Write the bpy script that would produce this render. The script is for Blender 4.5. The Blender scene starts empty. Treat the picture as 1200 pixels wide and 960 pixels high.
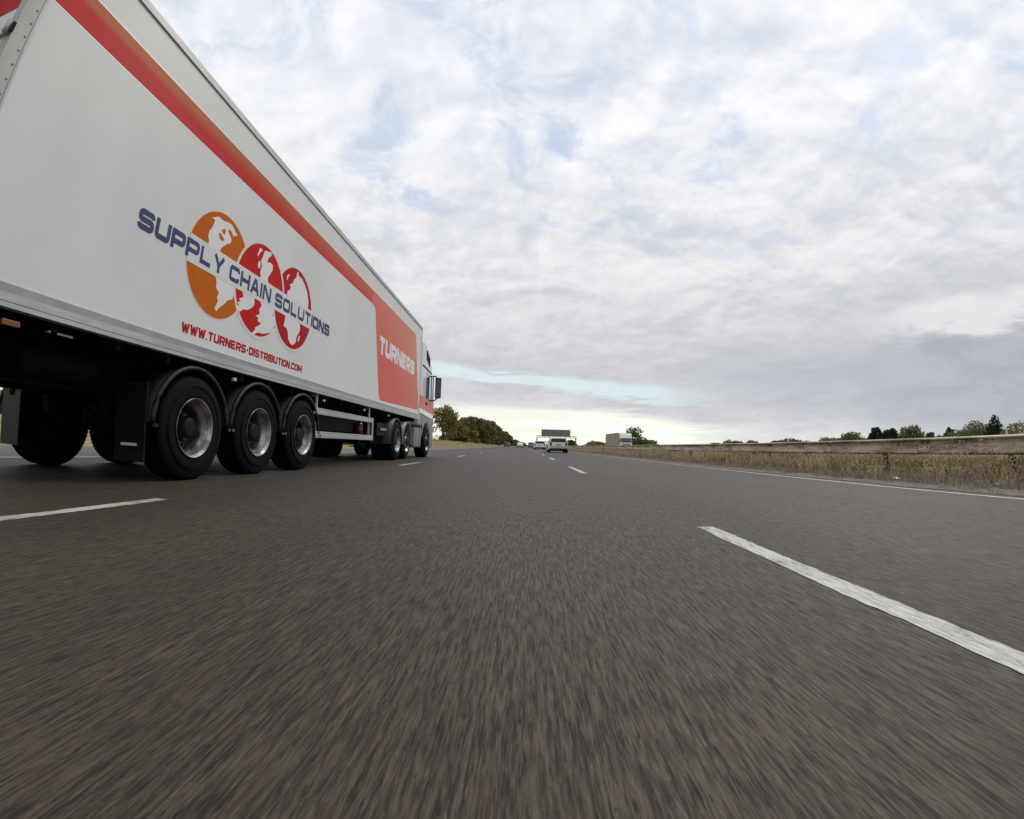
import bpy, bmesh, math, random
import numpy as np
from mathutils import Vector, Matrix
rnd = random.Random(11)
S = bpy.context.scene
COL = S.collection

# ------------------------------------------------------------ camera (wide-angle action camera lens)
cam_d = bpy.data.cameras.new('camera'); cam = bpy.data.objects.new('camera', cam_d); COL.objects.link(cam); S.camera = cam
cam_d.type = 'PANO'
cam_d.panorama_type = 'FISHEYE_LENS_POLYNOMIAL'
cam_d.sensor_fit = 'HORIZONTAL'
cam_d.sensor_width = 36.0; cam_d.sensor_height = 28.8
cam_d.fisheye_fov = math.radians(170)
cam_d.fisheye_polynomial_k0 = 0.0
cam_d.fisheye_polynomial_k1 = -0.05835218
cam_d.fisheye_polynomial_k2 = 5.7667640e-06
cam_d.fisheye_polynomial_k3 = 1.8845774e-05
cam_d.fisheye_polynomial_k4 = -2.9413382e-07
cam_d.clip_start = 0.02; cam_d.clip_end = 20000
R_ = Vector((0.99931957, 0.02447242, 0.02759543)); U_ = Vector((-0.02569642, -0.0747814, 0.99686882)); F_ = Vector((-0.02645941, 0.99689962, 0.07410166))
M = Matrix((R_, U_, -F_)).transposed().to_4x4(); M.translation = Vector((0, 0, 0.479))
cam.matrix_world = M

# ------------------------------------------------------------ exposure, sun, sky
S.view_settings.view_transform = 'Standard'; S.view_settings.look = 'None'
S.view_settings.exposure = 0.0; S.view_settings.gamma = 1.0; S.view_settings.use_curve_mapping = False
S.render.engine = 'CYCLES'
S.cycles.use_denoising = True
S.cycles.max_bounces = 6
SUN_AZ, SUN_EL = 44.0, 46.0
sl = bpy.data.lights.new('sun', 'SUN'); sl.energy = 1.05; sl.angle = math.radians(22); sl.color = (1.0, 0.94, 0.84)
so = bpy.data.objects.new('sun', sl); COL.objects.link(so)
so.rotation_euler = (math.radians(90 - SUN_EL), 0, math.radians(180 - SUN_AZ))

class NT:
    """tiny node expression helper"""
    def __init__(s, tree): s.t = tree; s.n = tree.nodes; s.l = tree.links
    def new(s, typ, **kw):
        x = s.n.new(typ)
        for k, v in kw.items(): setattr(x, k, v)
        return x
    def put(s, sock, v):
        if hasattr(v, 'links') or isinstance(v, bpy.types.NodeSocket): s.l.new(v, sock)
        else:
            if isinstance(v, (tuple, list)) and sock.type == 'RGBA' and len(v) == 3: v = (*v, 1)
            sock.default_value = v
    def math(s, op, a, b=0.0, c=None, clamp=False):
        x = s.new('ShaderNodeMath', operation=op, use_clamp=clamp)
        s.put(x.inputs[0], a); s.put(x.inputs[1], b)
        if c is not None: s.put(x.inputs[2], c)
        return x.outputs[0]
    def mix(s, f, a, b, blend='MIX'):
        x = s.new('ShaderNodeMix', data_type='RGBA', blend_type=blend)
        s.put(x.inputs[0], f); s.put(x.inputs[6], a); s.put(x.inputs[7], b)
        return x.outputs[2]
    def step(s, v, a, b, lo=0.0, hi=1.0):
        x = s.new('ShaderNodeMapRange', interpolation_type='SMOOTHSTEP')
        s.put(x.inputs[0], v)
        for i, q in enumerate((a, b, lo, hi)): x.inputs[1 + i].default_value = q
        return x.outputs[0]
    def noise(s, vec, scale, detail=4, rough=0.55, dist=0.0):
        x = s.new('ShaderNodeTexNoise'); s.put(x.inputs['Vector'], vec)
        x.inputs['Scale'].default_value = scale; x.inputs['Detail'].default_value = detail
        x.inputs['Roughness'].default_value = rough; x.inputs['Distortion'].default_value = dist
        return x.outputs[0]
    def vmul(s, v, m):
        x = s.new('ShaderNodeVectorMath', operation='MULTIPLY'); s.put(x.inputs[0], v); x.inputs[1].default_value = m
        return x.outputs[0]
    def vadd(s, v, m):
        x = s.new('ShaderNodeVectorMath', operation='ADD'); s.put(x.inputs[0], v); s.put(x.inputs[1], m)
        return x.outputs[0]
    def xyz(s, v):
        x = s.new('ShaderNodeSeparateXYZ'); s.put(x.inputs[0], v); return x.outputs
    def comb(s, a, b, c):
        x = s.new('ShaderNodeCombineXYZ'); s.put(x.inputs[0], a); s.put(x.inputs[1], b); s.put(x.inputs[2], c); return x.outputs[0]

W = bpy.data.worlds.new('World'); S.world = W; W.use_nodes = True
W.node_tree.nodes.clear(); n = NT(W.node_tree)
gen = n.new('ShaderNodeTexCoord').outputs['Generated']
dx, dy, dz = n.xyz(gen)
sky = n.new('ShaderNodeTexSky', sky_type='NISHITA'); sky.sun_disc = False
sky.sun_elevation = math.radians(SUN_EL); sky.sun_rotation = math.radians(SUN_AZ); sky.air_density = 1.0; sky.dust_density = 1.5; sky.ozone_density = 2.0
az = n.math('MULTIPLY', n.math('ARCTAN2', dx, dy), 57.2958)
el = n.math('MULTIPLY', n.math('ARCSINE', n.math('MINIMUM', n.math('MAXIMUM', dz, -1.0), 1.0)), 57.2958)
den_ = n.math('ADD', n.math('MAXIMUM', dz, 0.0), 0.24)
p = n.comb(n.math('DIVIDE', dx, den_), n.math('DIVIDE', dy, den_), 0.0)
n1 = n.noise(n.vadd(p, (3.1, 7.7, 0.0)), 1.15, 6, 0.58, 0.3)
n2 = n.noise(n.vadd(p, (11.3, 2.2, 4.0)), 3.4, 5, 0.52, 0.35)
n3 = n.noise(n.vadd(p, (1.0, 9.0, 8.0)), 9.0, 4, 0.5, 0.2)
lum = n.math('ADD', n.math('MULTIPLY', n1, 0.36), n.math('ADD', n.math('MULTIPLY', n2, 0.44), n.math('MULTIPLY', n3, 0.20)))
# relief: the side of each puff that faces the sun is brighter than the far side
n2s = n.noise(n.vadd(p, (11.3+.03, 2.2+.042, 4.0)), 3.4, 5, 0.52, 0.35)
n3s = n.noise(n.vadd(p, (1.0+.013, 9.0+.018, 8.0)), 9.0, 4, 0.5, 0.2)
rel = n.math('ADD', n.math('MULTIPLY', n.math('SUBTRACT', n2, n2s), 1.1), n.math('MULTIPLY', n.math('SUBTRACT', n3, n3s), 0.55))
lit = n.step(n.math('ADD', lum, n.math('MULTIPLY', rel, n.step(el, 4.0, 22.0, 0.15, 0.60))), 0.27, 0.73)
hi = n.step(el, 8.0, 42.0)
cl = n.mix(lit, n.mix(hi, (5.8, 6.0, 6.25), (6.8, 7.3, 8.2)), n.mix(hi, (8.3, 8.3, 8.35), (10.2, 10.3, 10.5)))
# small ripples of altocumulus
rp = n.noise(n.vmul(n.vadd(p, (2.0, 5.0, 1.0)), (1.0, 1.7, 1.0)), 13.0, 4, 0.6, 0.5)
cl = n.mix(n.math('MULTIPLY', n.step(rp, 0.45, 0.65), 0.10), cl, (6.3, 6.6, 7.3))
# thin blue gaps high up
gap = n.math('MULTIPLY', n.step(n.noise(n.vadd(p, (5.5, 1.5, 2.0)), 4.6, 6, 0.6, 0.5), 0.50, 0.70), n.step(el, 14.0, 30.0))
cl = n.mix(n.math('MULTIPLY', gap, 0.75), cl, (5.2, 6.3, 8.4))
# brighter overhead left, where the cloud is thinnest
cl = n.mix(n.math('MULTIPLY', n.math('MULTIPLY', n.step(el, 15.0, 38.0), n.step(az, 10.0, -30.0)), 0.30), cl, (10.0, 10.1, 10.4))
# darker flat bases: everywhere in the low belt, heaviest to the right
nb = n.noise(n.comb(n.math('MULTIPLY', az, 0.035), n.math('MULTIPLY', el, 0.16), 1.3), 1.0, 6, 0.6, 0.5)
belt = n.math('MULTIPLY', n.step(el, 1.0, 5.0), n.step(el, 20.0, 8.0))
bm = n.math('MULTIPLY', belt, n.math('ADD', n.step(az, 12.0, 42.0, 0.22, 0.80), n.math('MULTIPLY', n.math('SUBTRACT', nb, 0.5), 1.3)), clamp=True)
cl = n.mix(bm, cl, (4.6, 4.85, 5.4))
# opening to clear sky low ahead
hel = n.math('ADD', n.math('ADD', el, n.math('MULTIPLY', az, 0.10)), n.math('MULTIPLY', n.math('SUBTRACT', nb, 0.5), 3.0))
hole = n.math('MULTIPLY', n.math('MULTIPLY', n.step(hel, 6.7, 7.3), n.step(hel, 9.4, 8.4)), n.math('MULTIPLY', n.step(az, -20.0, -12.0), n.step(az, 26.0, 12.0)))
hole = n.math('MULTIPLY', hole, n.step(n.noise(n.comb(n.math('MULTIPLY', az, 0.06), n.math('MULTIPLY', el, 0.5), 7.0), 1.6, 6, 0.65, 0.6), 0.38, 0.50))
cl = n.mix(n.math('MULTIPLY', hole, 0.85), cl, (7.3, 8.6, 9.0))
# warm clear strip on the horizon
wn = n.noise(n.comb(n.math('MULTIPLY', az, 0.04), n.math('MULTIPLY', el, 0.55), 3.0), 1.2, 6, 0.6, 0.5)
wel = n.math('ADD', el, n.math('MULTIPLY', n.math('SUBTRACT', wn, 0.5), 5.0))
warm = n.math('MULTIPLY', n.step(n.math('ADD', wel, n.step(az, 6.0, 30.0, 0.0, 2.2)), 5.0, 3.6), n.math('MULTIPLY', n.step(az, -50.0, -6.0, 0.55, 1.0), n.step(az, 34.0, 12.0)))
cl = n.mix(warm, cl, n.mix(n.step(wn, 0.42, 0.6), (9.6, 9.5, 8.6), (11.6, 11.5, 10.2)))
# heavy grey bank low on the right with a ragged bright rim
bn = n.noise(n.comb(n.math('MULTIPLY', az, 0.10), n.math('MULTIPLY', el, 0.28), 5.0), 1.0, 7, 0.6, 0.4)
bel = n.math('ADD', el, n.math('MULTIPLY', n.math('SUBTRACT', bn, 0.5), 9.0))
bk = n.math('MULTIPLY', n.step(az, 34.0, 47.0), n.math('MULTIPLY', n.step(bel, 12.5, 10.5), n.step(el, 0.5, 4.0, 0.35, 1.0)))
rim_ = n.math('MULTIPLY', n.step(az, 34.0, 47.0), n.math('MULTIPLY', n.step(bel, 11.0, 12.6), n.step(bel, 16.0, 12.8)))
cl = n.mix(n.math('MULTIPLY', rim_, 0.55), cl, (9.4, 9.4, 9.4))
cl = n.mix(n.math('MULTIPLY', bk, 0.85), cl, n.mix(n.step(bn, .35, .65), (4.0, 4.3, 4.75), (5.0, 5.3, 5.7)))
cover = n.math('SUBTRACT', 1.0, n.math('MULTIPLY', gap, 0.15))
final = n.mix(cover, sky.outputs[0], cl)
bg = n.new('ShaderNodeBackground'); n.put(bg.inputs[0], final); bg.inputs[1].default_value = 0.1
out = n.new('ShaderNodeOutputWorld'); n.l.new(bg.outputs[0], out.inputs[0])
W.cycles.sampling_method = 'MANUAL'; W.cycles.sample_map_resolution = 1024

# ------------------------------------------------------------ materials
def mat(name, col, rough=0.6, metal=0.0, var=0.0, vscale=3.0, bump=0.0, bscale=20.0, spec=0.5, coat=0.0, vec=(1, 1, 1), col2=None, lo=0.35, hi=0.65):
    m = bpy.data.materials.new(name); m.use_nodes = True; t = NT(m.node_tree)
    b = m.node_tree.nodes['Principled BSDF']
    b.inputs['Roughness'].default_value = rough; b.inputs['Metallic'].default_value = metal
    b.inputs['Specular IOR Level'].default_value = spec; b.inputs['Coat Weight'].default_value = coat
    oc = t.new('ShaderNodeTexCoord').outputs['Object']
    v = t.vmul(oc, vec)
    c2 = col2 or tuple(c * (1 - var) for c in col)
    if var or col2: t.put(b.inputs['Base Color'], t.mix(t.step(t.noise(v, vscale, 6, 0.6), lo, hi), c2, col))
    else: b.inputs['Base Color'].default_value = (*col, 1)
    if bump:
        bp = t.new('ShaderNodeBump'); bp.inputs['Strength'].default_value = bump; bp.inputs['Distance'].default_value = 0.01
        t.put(bp.inputs['Height'], t.noise(v, bscale, 4)); t.l.new(bp.outputs[0], b.inputs['Normal'])
    return m

MT = {}
MT['panel'] = mat('white_panel', (0.73, 0.745, 0.715), 0.42, var=0.07, vscale=1.3, vec=(1, 1, .35), spec=0.25, lo=.3, hi=.7)
MT['logo_white'] = mat('logo_white', (0.78, 0.79, 0.77), 0.35, var=0.05, vscale=2)
MT['alu'] = mat('weathered_aluminium', (0.50, 0.50, 0.48), 0.5, 0.25, var=0.18, vscale=5, vec=(1, .4, 2))
MT['frame_grey'] = mat('anodised_frame', (0.40, 0.40, 0.375), 0.5, 0.15, var=0.15, vscale=5, vec=(1, 1, .4))
MT['alu_dark'] = mat('dull_aluminium', (0.34, 0.36, 0.36), 0.45, 0.3, var=0.15, vscale=4)
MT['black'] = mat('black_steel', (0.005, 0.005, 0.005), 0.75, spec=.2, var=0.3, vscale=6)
MT['plastic'] = mat('black_plastic', (0.014, 0.014, 0.014), 0.5, spec=.35, var=0.25, vscale=8)
MT['rubber'] = mat('tyre_rubber', (0.0045, 0.0045, 0.0042), 0.8, spec=.14, var=0.35, vscale=7, bump=.3, bscale=60)
MT['tread'] = mat('tyre_tread', (0.004, 0.004, 0.0038), 0.9, spec=.08, var=0.35, vscale=20)
MT['rim'] = mat('wheel_steel', (0.42, 0.40, 0.375), 0.34, 0.7, vscale=7, col2=(.17, .155, .14), lo=.4, hi=.6)
MT['disc'] = mat('dark_wheel_disc', (0.016, 0.014, 0.012), 0.6, 0.2, var=.4, vscale=9)  # near-black brown for the disc set deep inside the rim
MT['hub'] = mat('hub_iron', (0.007, 0.007, 0.0065), 0.6, 0.1, spec=.25, var=0.4, vscale=20)
MT['chrome'] = mat('bright_steel', (0.6, 0.6, 0.58), 0.25, 0.9)
MT['grey_plastic'] = mat('grey_plastic', (0.020, 0.020, 0.019), 0.5, var=0.2, vscale=6)
MT['navy'] = mat('navy_vinyl', (0.035, 0.045, 0.15), 0.45, spec=.25)
MT['red'] = mat('red_vinyl', (0.56, 0.016, 0.014), 0.5, spec=.06, var=0.06, vscale=2)
MT['darkred'] = mat('dark_red_vinyl', (0.46, 0.012, 0.018), 0.5, spec=.06)
MT['orange'] = mat('orange_vinyl', (0.58, 0.135, 0.010), 0.5, spec=.06, var=0.06, vscale=2)
MT['pink_edge'] = mat('pale_edge', (0.74, 0.55, 0.47), 0.4)
MT['lens_red'] = mat('red_lens', (0.35, 0.01, 0.015), 0.15, coat=.5)
MT['lens_dark'] = mat('tail_lamp', (0.11, 0.010, 0.012), 0.2)
MT['lens_amber'] = mat('amber_lens', (0.26, 0.075, 0.02), 0.3)
MT['lens_white'] = mat('clear_lens', (0.75, 0.75, 0.72), 0.1, coat=.5)
MT['reflect'] = mat('reflective_strip', (0.6, 0.6, 0.6), 0.3)
MT['glass'] = mat('tinted_glass', (0.02, 0.025, 0.03), 0.04, spec=0.9, coat=1.0)
MT['car_glass'] = mat('car_glass', (0.012, 0.014, 0.015), 0.15, spec=.25)
MT['glass_sky'] = mat('window_glass', (0.10, 0.12, 0.15), 0.05, spec=1.0, coat=1.0)
MT['cab_white'] = mat('cab_white', (0.66, 0.66, 0.64), 0.25, coat=.4)
MT['cab_grey'] = mat('cab_grey', (0.22, 0.22, 0.20), 0.45, var=.25, vscale=4)
MT['silver'] = mat('silver_paint', (0.44, 0.43, 0.415), 0.3, 0.5, coat=.6)
MT['white_paint'] = mat('car_white', (0.72, 0.72, 0.71), 0.25, coat=.6)
MT['dark_paint'] = mat('car_dark', (0.05, 0.055, 0.06), 0.3, coat=.6)
MT['grey_paint'] = mat('car_grey', (0.20, 0.205, 0.21), 0.3, .4, coat=.6)
MT['plate'] = mat('number_plate', (0.30, 0.27, 0.17), 0.4)
MT['galv'] = mat('galvanised_steel', (0.46, 0.395, 0.28), 0.6, 0.1, vscale=2.2, vec=(1, .5, 3), col2=(0.17, 0.13, 0.08), lo=.38, hi=.62, bump=.2, bscale=15)
MT['post'] = mat('rusty_post', (0.085, 0.07, 0.05), 0.8, var=.5, vscale=6)
MT['gantry'] = mat('gantry_steel', (0.19, 0.20, 0.185), 0.6, var=.2, vscale=.5)
MT['sign_back'] = mat('sign_back', (0.24, 0.26, 0.22), 0.55, vscale=.9, vec=(2, 1, .2), col2=(0.17, 0.19, 0.16))
MT['curtain'] = mat('curtain_side', (0.40, 0.36, 0.27), 0.6, vscale=.8, vec=(1, 1, .2), col2=(.30, .27, .20))
MT['bark'] = mat('bark', (0.10, 0.075, 0.05), 0.9, var=.4, vscale=3, bump=.5, bscale=8)

def gradient_mat(name, kind):
    m = bpy.data.materials.new(name); m.use_nodes = True; t = NT(m.node_tree); b = m.node_tree.nodes['Principled BSDF']
    b.inputs['Roughness'].default_value = 0.40; b.inputs['Specular IOR Level'].default_value = .10
    x, y, z = t.xyz(t.new('ShaderNodeTexCoord').outputs['Object'])
    red, org = (0.56, 0.014, 0.012), (0.50, 0.130, 0.030)
    if kind == 'stripe':    # printed fade from red below to orange above, softer towards the cab
        w = t.step(y, -7.0, -2.0, 0.02, 0.14)
        f = t.math('DIVIDE', t.math('SUBTRACT', z, 3.63), w)
        f = t.math('ADD', t.math('MULTIPLY', f, 0.5), 0.5, clamp=True)
        c = t.mix(f, red, org)
        c = t.mix(t.step(y, -4.0, 3.0), c, t.mix(f, (0.64, 0.050, 0.030), (0.60, 0.20, 0.08)))
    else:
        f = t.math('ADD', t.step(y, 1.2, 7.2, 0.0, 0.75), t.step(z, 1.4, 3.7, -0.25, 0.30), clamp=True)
        c = t.mix(f, (0.72, 0.105, 0.08), (0.66, 0.28, 0.17))  # print colours lifted towards pink, reflected sky put into the base
    c = t.mix(t.math('MULTIPLY', t.step(t.noise(t.new('ShaderNodeTexCoord').outputs['Object'], 1.7, 5), .4, .7), .02 if kind == 'stripe' else .10), c, (0.55, 0.40, 0.36))
    t.put(b.inputs['Base Color'], c); return m
MT['stripe'] = gradient_mat('printed_stripe', 'stripe')
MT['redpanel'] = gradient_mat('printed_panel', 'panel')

def leafmat(name, a, b_, trans=0.35, sc=0.5):
    m = bpy.data.materials.new(name); m.use_nodes = True; t = NT(m.node_tree); bs = m.node_tree.nodes['Principled BSDF']
    g = t.new('ShaderNodeTexCoord').outputs['Object']
    c = t.mix(t.step(t.noise(g, sc, 4), .38, .62), a, b_)
    c = t.mix(t.math('MULTIPLY', t.step(t.noise(g, sc * 14, 2), .4, .65), .5), c, tuple(min(1, v * 1.6) for v in b_))
    t.put(bs.inputs['Base Color'], c); bs.inputs['Roughness'].default_value = 0.7; bs.inputs['Specular IOR Level'].default_value = .25
    tr = t.new('ShaderNodeBsdfTranslucent'); t.put(tr.inputs[0], c)
    mx = t.new('ShaderNodeMixShader'); mx.inputs[0].default_value = trans
    t.l.new(bs.outputs[0], mx.inputs[1]); t.l.new(tr.outputs[0], mx.inputs[2])
    t.l.new(mx.outputs[0], m.node_tree.nodes['Material Output'].inputs[0]); return m
MT['leaf_olive'] = leafmat('leaf_olive', (0.12, 0.118, 0.036), (0.22, 0.185, 0.065))
MT['leaf_rust'] = leafmat('leaf_rust', (0.13, 0.120, 0.036), (0.23, 0.17, 0.065), sc=.35)
MT['leaf_dark'] = leafmat('leaf_dark', (0.075, 0.084, 0.032), (0.13, 0.13, 0.052))
MT['leaf_conifer'] = leafmat('leaf_conifer', (0.018, 0.036, 0.026), (0.035, 0.055, 0.036))
MT['leaf_light'] = leafmat('leaf_light', (0.09, 0.105, 0.040), (0.16, 0.165, 0.070))
MT['grass'] = leafmat('grass_blades', (0.30, 0.25, 0.11), (0.50, 0.41, 0.22), .3, .8)
MT['weed'] = leafmat('dry_weeds', (0.26, 0.195, 0.13), (0.44, 0.35, 0.235), .2, 1.2)
MT['scrub'] = leafmat('low_scrub', (0.18, 0.15, 0.118), (0.30, 0.245, 0.19), .2, 1.5)

def asphalt(name, a, b_, edge=False):
    m = bpy.data.materials.new(name); m.use_nodes = True; t = NT(m.node_tree); bs = m.node_tree.nodes['Principled BSDF']
    g = t.new('ShaderNodeTexCoord').outputs['Object']
    # stone chippings stretched lengthwise to imitate motion blur, plus broad wheel-track toning
    f1 = t.noise(t.vmul(g, (1, .065, 1)), 115, 4, .68)
    f2 = t.noise(t.vmul(g, (1, .075, 1)), 230, 3, .65)
    f3 = t.noise(t.vmul(g, (1, .06, 1)), 1.1, 4, .55)
    f4 = t.noise(t.vadd(t.vmul(g, (1, .07, 1)), (5., 3., 1.)), 46, 5, .7)
    h = t.math('ADD', t.math('MULTIPLY', f1, .7), t.math('MULTIPLY', f2, .3))
    c = t.mix(t.step(h, .39, .62), a, b_)
    c = t.mix(t.math('MULTIPLY', t.step(f2, .60, .70), .6), c, tuple(v * 1.7 for v in b_))
    c = t.mix(t.math('MULTIPLY', t.step(t.noise(t.vadd(t.vmul(g, (1, .18, 1)), (2., 8., 3.)), 95, 3, .6), .40, .31), .8), c, tuple(v * .25 for v in a))
    c = t.mix(t.math('MULTIPLY', t.step(f4, .45, .72), .35), c, tuple(v * k for v, k in zip(b_, (1.35, 1.22, 1.1))))
    c = t.mix(t.math('MULTIPLY', t.step(f4, .46, .30), .5), c, tuple(v * .45 for v in a))
    c = t.mix(t.math('MULTIPLY', t.step(f3, .35, .68), .30), c, tuple(v * .72 for v in a))
    t.put(bs.inputs['Base Color'], c); t.put(bs.inputs['Roughness'], t.step(h, .3, .7, .72, .56))
    bs.inputs['Specular IOR Level'].default_value = .28
    bp = t.new('ShaderNodeBump'); bp.inputs['Strength'].default_value = .55; bp.inputs['Distance'].default_value = .004
    t.put(bp.inputs['Height'], t.math('ADD', h, f4)); t.l.new(bp.outputs[0], bs.inputs['Normal']); return m
MT['asphalt'] = asphalt('asphalt', (0.018, 0.0142, 0.0108), (0.092, 0.072, 0.053))
MT['asphalt_pale'] = asphalt('asphalt_shoulder', (0.085, 0.076, 0.060), (0.15, 0.135, 0.108))

def paintmat():
    m = bpy.data.materials.new('road_paint'); m.use_nodes = True; t = NT(m.node_tree); bs = m.node_tree.nodes['Principled BSDF']
    g = t.new('ShaderNodeTexCoord').outputs['Object']
    w = t.noise(t.vmul(g, (1, .10, 1)), 85, 5, .75); w2 = t.noise(g, 2.5, 4, .6)
    k = t.math('ADD', t.math('MULTIPLY', w, .7), t.math('MULTIPLY', w2, .3))
    c = t.mix(t.step(k, .40, .56), (0.58, 0.57, 0.52), (0.36, 0.35, 0.31))
    c = t.mix(t.step(k, .545, .60), c, (0.12, 0.105, 0.085))
    t.put(bs.inputs['Base Color'], c); bs.inputs['Roughness'].default_value = .6; return m
MT['paint'] = paintmat()

def groundmat():
    m = bpy.data.materials.new('verge_ground'); m.use_nodes = True; t = NT(m.node_tree); bs = m.node_tree.nodes['Principled BSDF']
    g = t.new('ShaderNodeTexCoord').outputs['Object']
    n1 = t.noise(g, .35, 5); n2 = t.noise(t.vmul(g, (1, .6, 1)), 9, 6, .7); n3 = t.noise(g, 45, 4, .7)
    c = t.mix(t.step(n1, .4, .6), (0.20, 0.185, 0.07), (0.32, 0.275, 0.125))
    c = t.mix(t.math('MULTIPLY', t.step(n2, .45, .62), .7), c, (0.10, 0.085, 0.05))
    c = t.mix(t.math('MULTIPLY', t.step(n3, .4, .7), .35), c, (0.24, 0.20, 0.11))
    t.put(bs.inputs['Base Color'], c); bs.inputs['Roughness'].default_value = .95
    bp = t.new('ShaderNodeBump'); bp.inputs['Strength'].default_value = .8; bp.inputs['Distance'].default_value = .03
    t.put(bp.inputs['Height'], n2); t.l.new(bp.outputs[0], bs.inputs['Normal']); return m
MT['ground'] = groundmat()
MT['dirt'] = mat('gritty_soil', (0.19, 0.16, 0.125), 0.95, vscale=9, col2=(0.08, 0.068, 0.054), bump=.9, bscale=35, vec=(1, .5, 1))

# ------------------------------------------------------------ mesh helpers
class MB:
    def __init__(s): s.v = []; s.f = []; s.m = []; s.sm = []
    def add(s, vs, fs, m=0, smooth=False):
        o = len(s.v); s.v += [tuple(q) for q in vs]
        for f in fs: s.f.append(tuple(i + o for i in f)); s.m.append(m); s.sm.append(smooth)
        return s
    def box(s, x0, x1, y0, y1, z0, z1, m=0):
        x0, x1 = sorted((x0, x1)); y0, y1 = sorted((y0, y1)); z0, z1 = sorted((z0, z1))
        return s.add([(x0,y0,z0),(x1,y0,z0),(x1,y1,z0),(x0,y1,z0),(x0,y0,z1),(x1,y0,z1),(x1,y1,z1),(x0,y1,z1)],
                     [(3,2,1,0),(4,5,6,7),(0,1,5,4),(1,2,6,5),(2,3,7,6),(3,0,4,7)], m)
    def prism_x(s, poly, x0, x1, m=0):      # poly in (y,z), extruded along x
        a = sum(poly[i][0]*poly[(i+1)%len(poly)][1]-poly[(i+1)%len(poly)][0]*poly[i][1] for i in range(len(poly)))
        if a < 0: poly = poly[::-1]
        n_ = len(poly); x0, x1 = min(x0, x1), max(x0, x1)
        vs = [(x0, y, z) for y, z in poly] + [(x1, y, z) for y, z in poly]
        fs = [tuple(range(n_))[::-1], tuple(range(n_, 2*n_))] + [(i, (i+1)%n_, n_+(i+1)%n_, n_+i) for i in range(n_)]
        return s.add(vs, fs, m)
    def sweep_y(s, prof, ys, m=0, xf=None, closed=False, smooth=False):   # prof in (x,z)
        vs = []; k = len(prof)
        for y in ys:
            ox = xf(y) if xf else 0
            vs += [(x + ox, y, z) for x, z in prof]
        fs = []
        for j in range(len(ys)-1):
            for i in range(k if closed else k-1):
                a, b = j*k+i, j*k+(i+1)%k
                fs.append((a, b, b+k, a+k))
        return s.add(vs, fs, m, smooth)
    def tube(s, pts, r, m=0, seg=8, smooth=True):
        pts = [Vector(q) for q in pts]; rs = r if isinstance(r, (list, tuple)) else [r]*len(pts)
        vs = []
        for i, q in enumerate(pts):
            d = (pts[min(i+1, len(pts)-1)] - pts[max(i-1, 0)]).normalized()
            a = d.cross(Vector((0, 0, 1)) if abs(d.z) < .9 else Vector((1, 0, 0))).normalized(); b = d.cross(a)
            vs += [q + (a*math.cos(t) + b*math.sin(t))*rs[i] for t in [2*math.pi*k/seg for k in range(seg)]]
        fs = []
        for j in range(len(pts)-1):
            for k in range(seg): fs.append((j*seg+k, j*seg+(k+1)%seg, (j+1)*seg+(k+1)%seg, (j+1)*seg+k))
        fs.append(tuple(range(seg))[::-1]); fs.append(tuple((len(pts)-1)*seg+k for k in range(seg)))
        return s.add(vs, fs, m, smooth)
    def lathe(s, prof, seg=48, m=0, c=(0, 0, 0), sgn=-1, smooth=True):  # prof (a,r): a = depth from the outer face, axis x
        vs = []
        for a, r in prof:
            vs += [(c[0] + sgn*a, c[1] + r*math.cos(t), c[2] + r*math.sin(t)) for t in [2*math.pi*k/seg for k in range(seg)]]
        fs = []
        for j in range(len(prof)-1):
            for k in range(seg):
                q = (j*seg+k, j*seg+(k+1)%seg, (j+1)*seg+(k+1)%seg, (j+1)*seg+k)
                fs.append(q)
        return s.add(vs, fs, m, smooth)
    def plate_x(s, poly, x, m=0, t=0.0012):   # flat vinyl in plane x facing +x, poly (y,z), thin but solid
        return s.prism_x(poly, x, x + t, m)
    def build(s, name, mats, parent=None, org=(0, 0, 0), bevel=0, recalc=True):
        me = bpy.data.meshes.new(name)
        v = [(a-org[0], b-org[1], c-org[2]) for a, b, c in s.v]
        me.from_pydata(v, [], s.f)
        for mm in (mats if isinstance(mats, (list, tuple)) else [mats]): me.materials.append(MT[mm] if isinstance(mm, str) else mm)
        me.polygons.foreach_set('material_index', s.m); me.polygons.foreach_set('use_smooth', s.sm)
        if recalc or bevel:
            bm = bmesh.new(); bm.from_mesh(me)
            if bevel: bmesh.ops.bevel(bm, geom=[e for e in bm.edges if e.is_manifold and e.calc_face_angle(0) > .5], offset=bevel, segments=2, affect='EDGES', profile=.6)
            bmesh.ops.recalc_face_normals(bm, faces=bm.faces); bm.to_mesh(me); bm.free()
        o = bpy.data.objects.new(name, me); COL.objects.link(o)
        if parent: o.parent = parent
        return o
def tag(o, label=None, cat=None, group=None, kind=None):
    for k, v in (('label', label), ('category', cat), ('group', group), ('kind', kind)):
        if v: o[k] = v
    return o
def empty(name, loc=(0, 0, 0), rz=0, parent=None):
    o = bpy.data.objects.new(name, None); COL.objects.link(o); o.location = loc; o.rotation_euler.z = rz; o.empty_display_size = .2
    if parent: o.parent = parent
    return o
def copy_tree(o, parent=None):
    c = o.copy(); COL.objects.link(c); c.parent = parent
    for ch in o.children: copy_tree(ch, c)
    return c
def structure(name, mb, mats): return tag(mb.build(name, mats), kind='structure')

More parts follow.
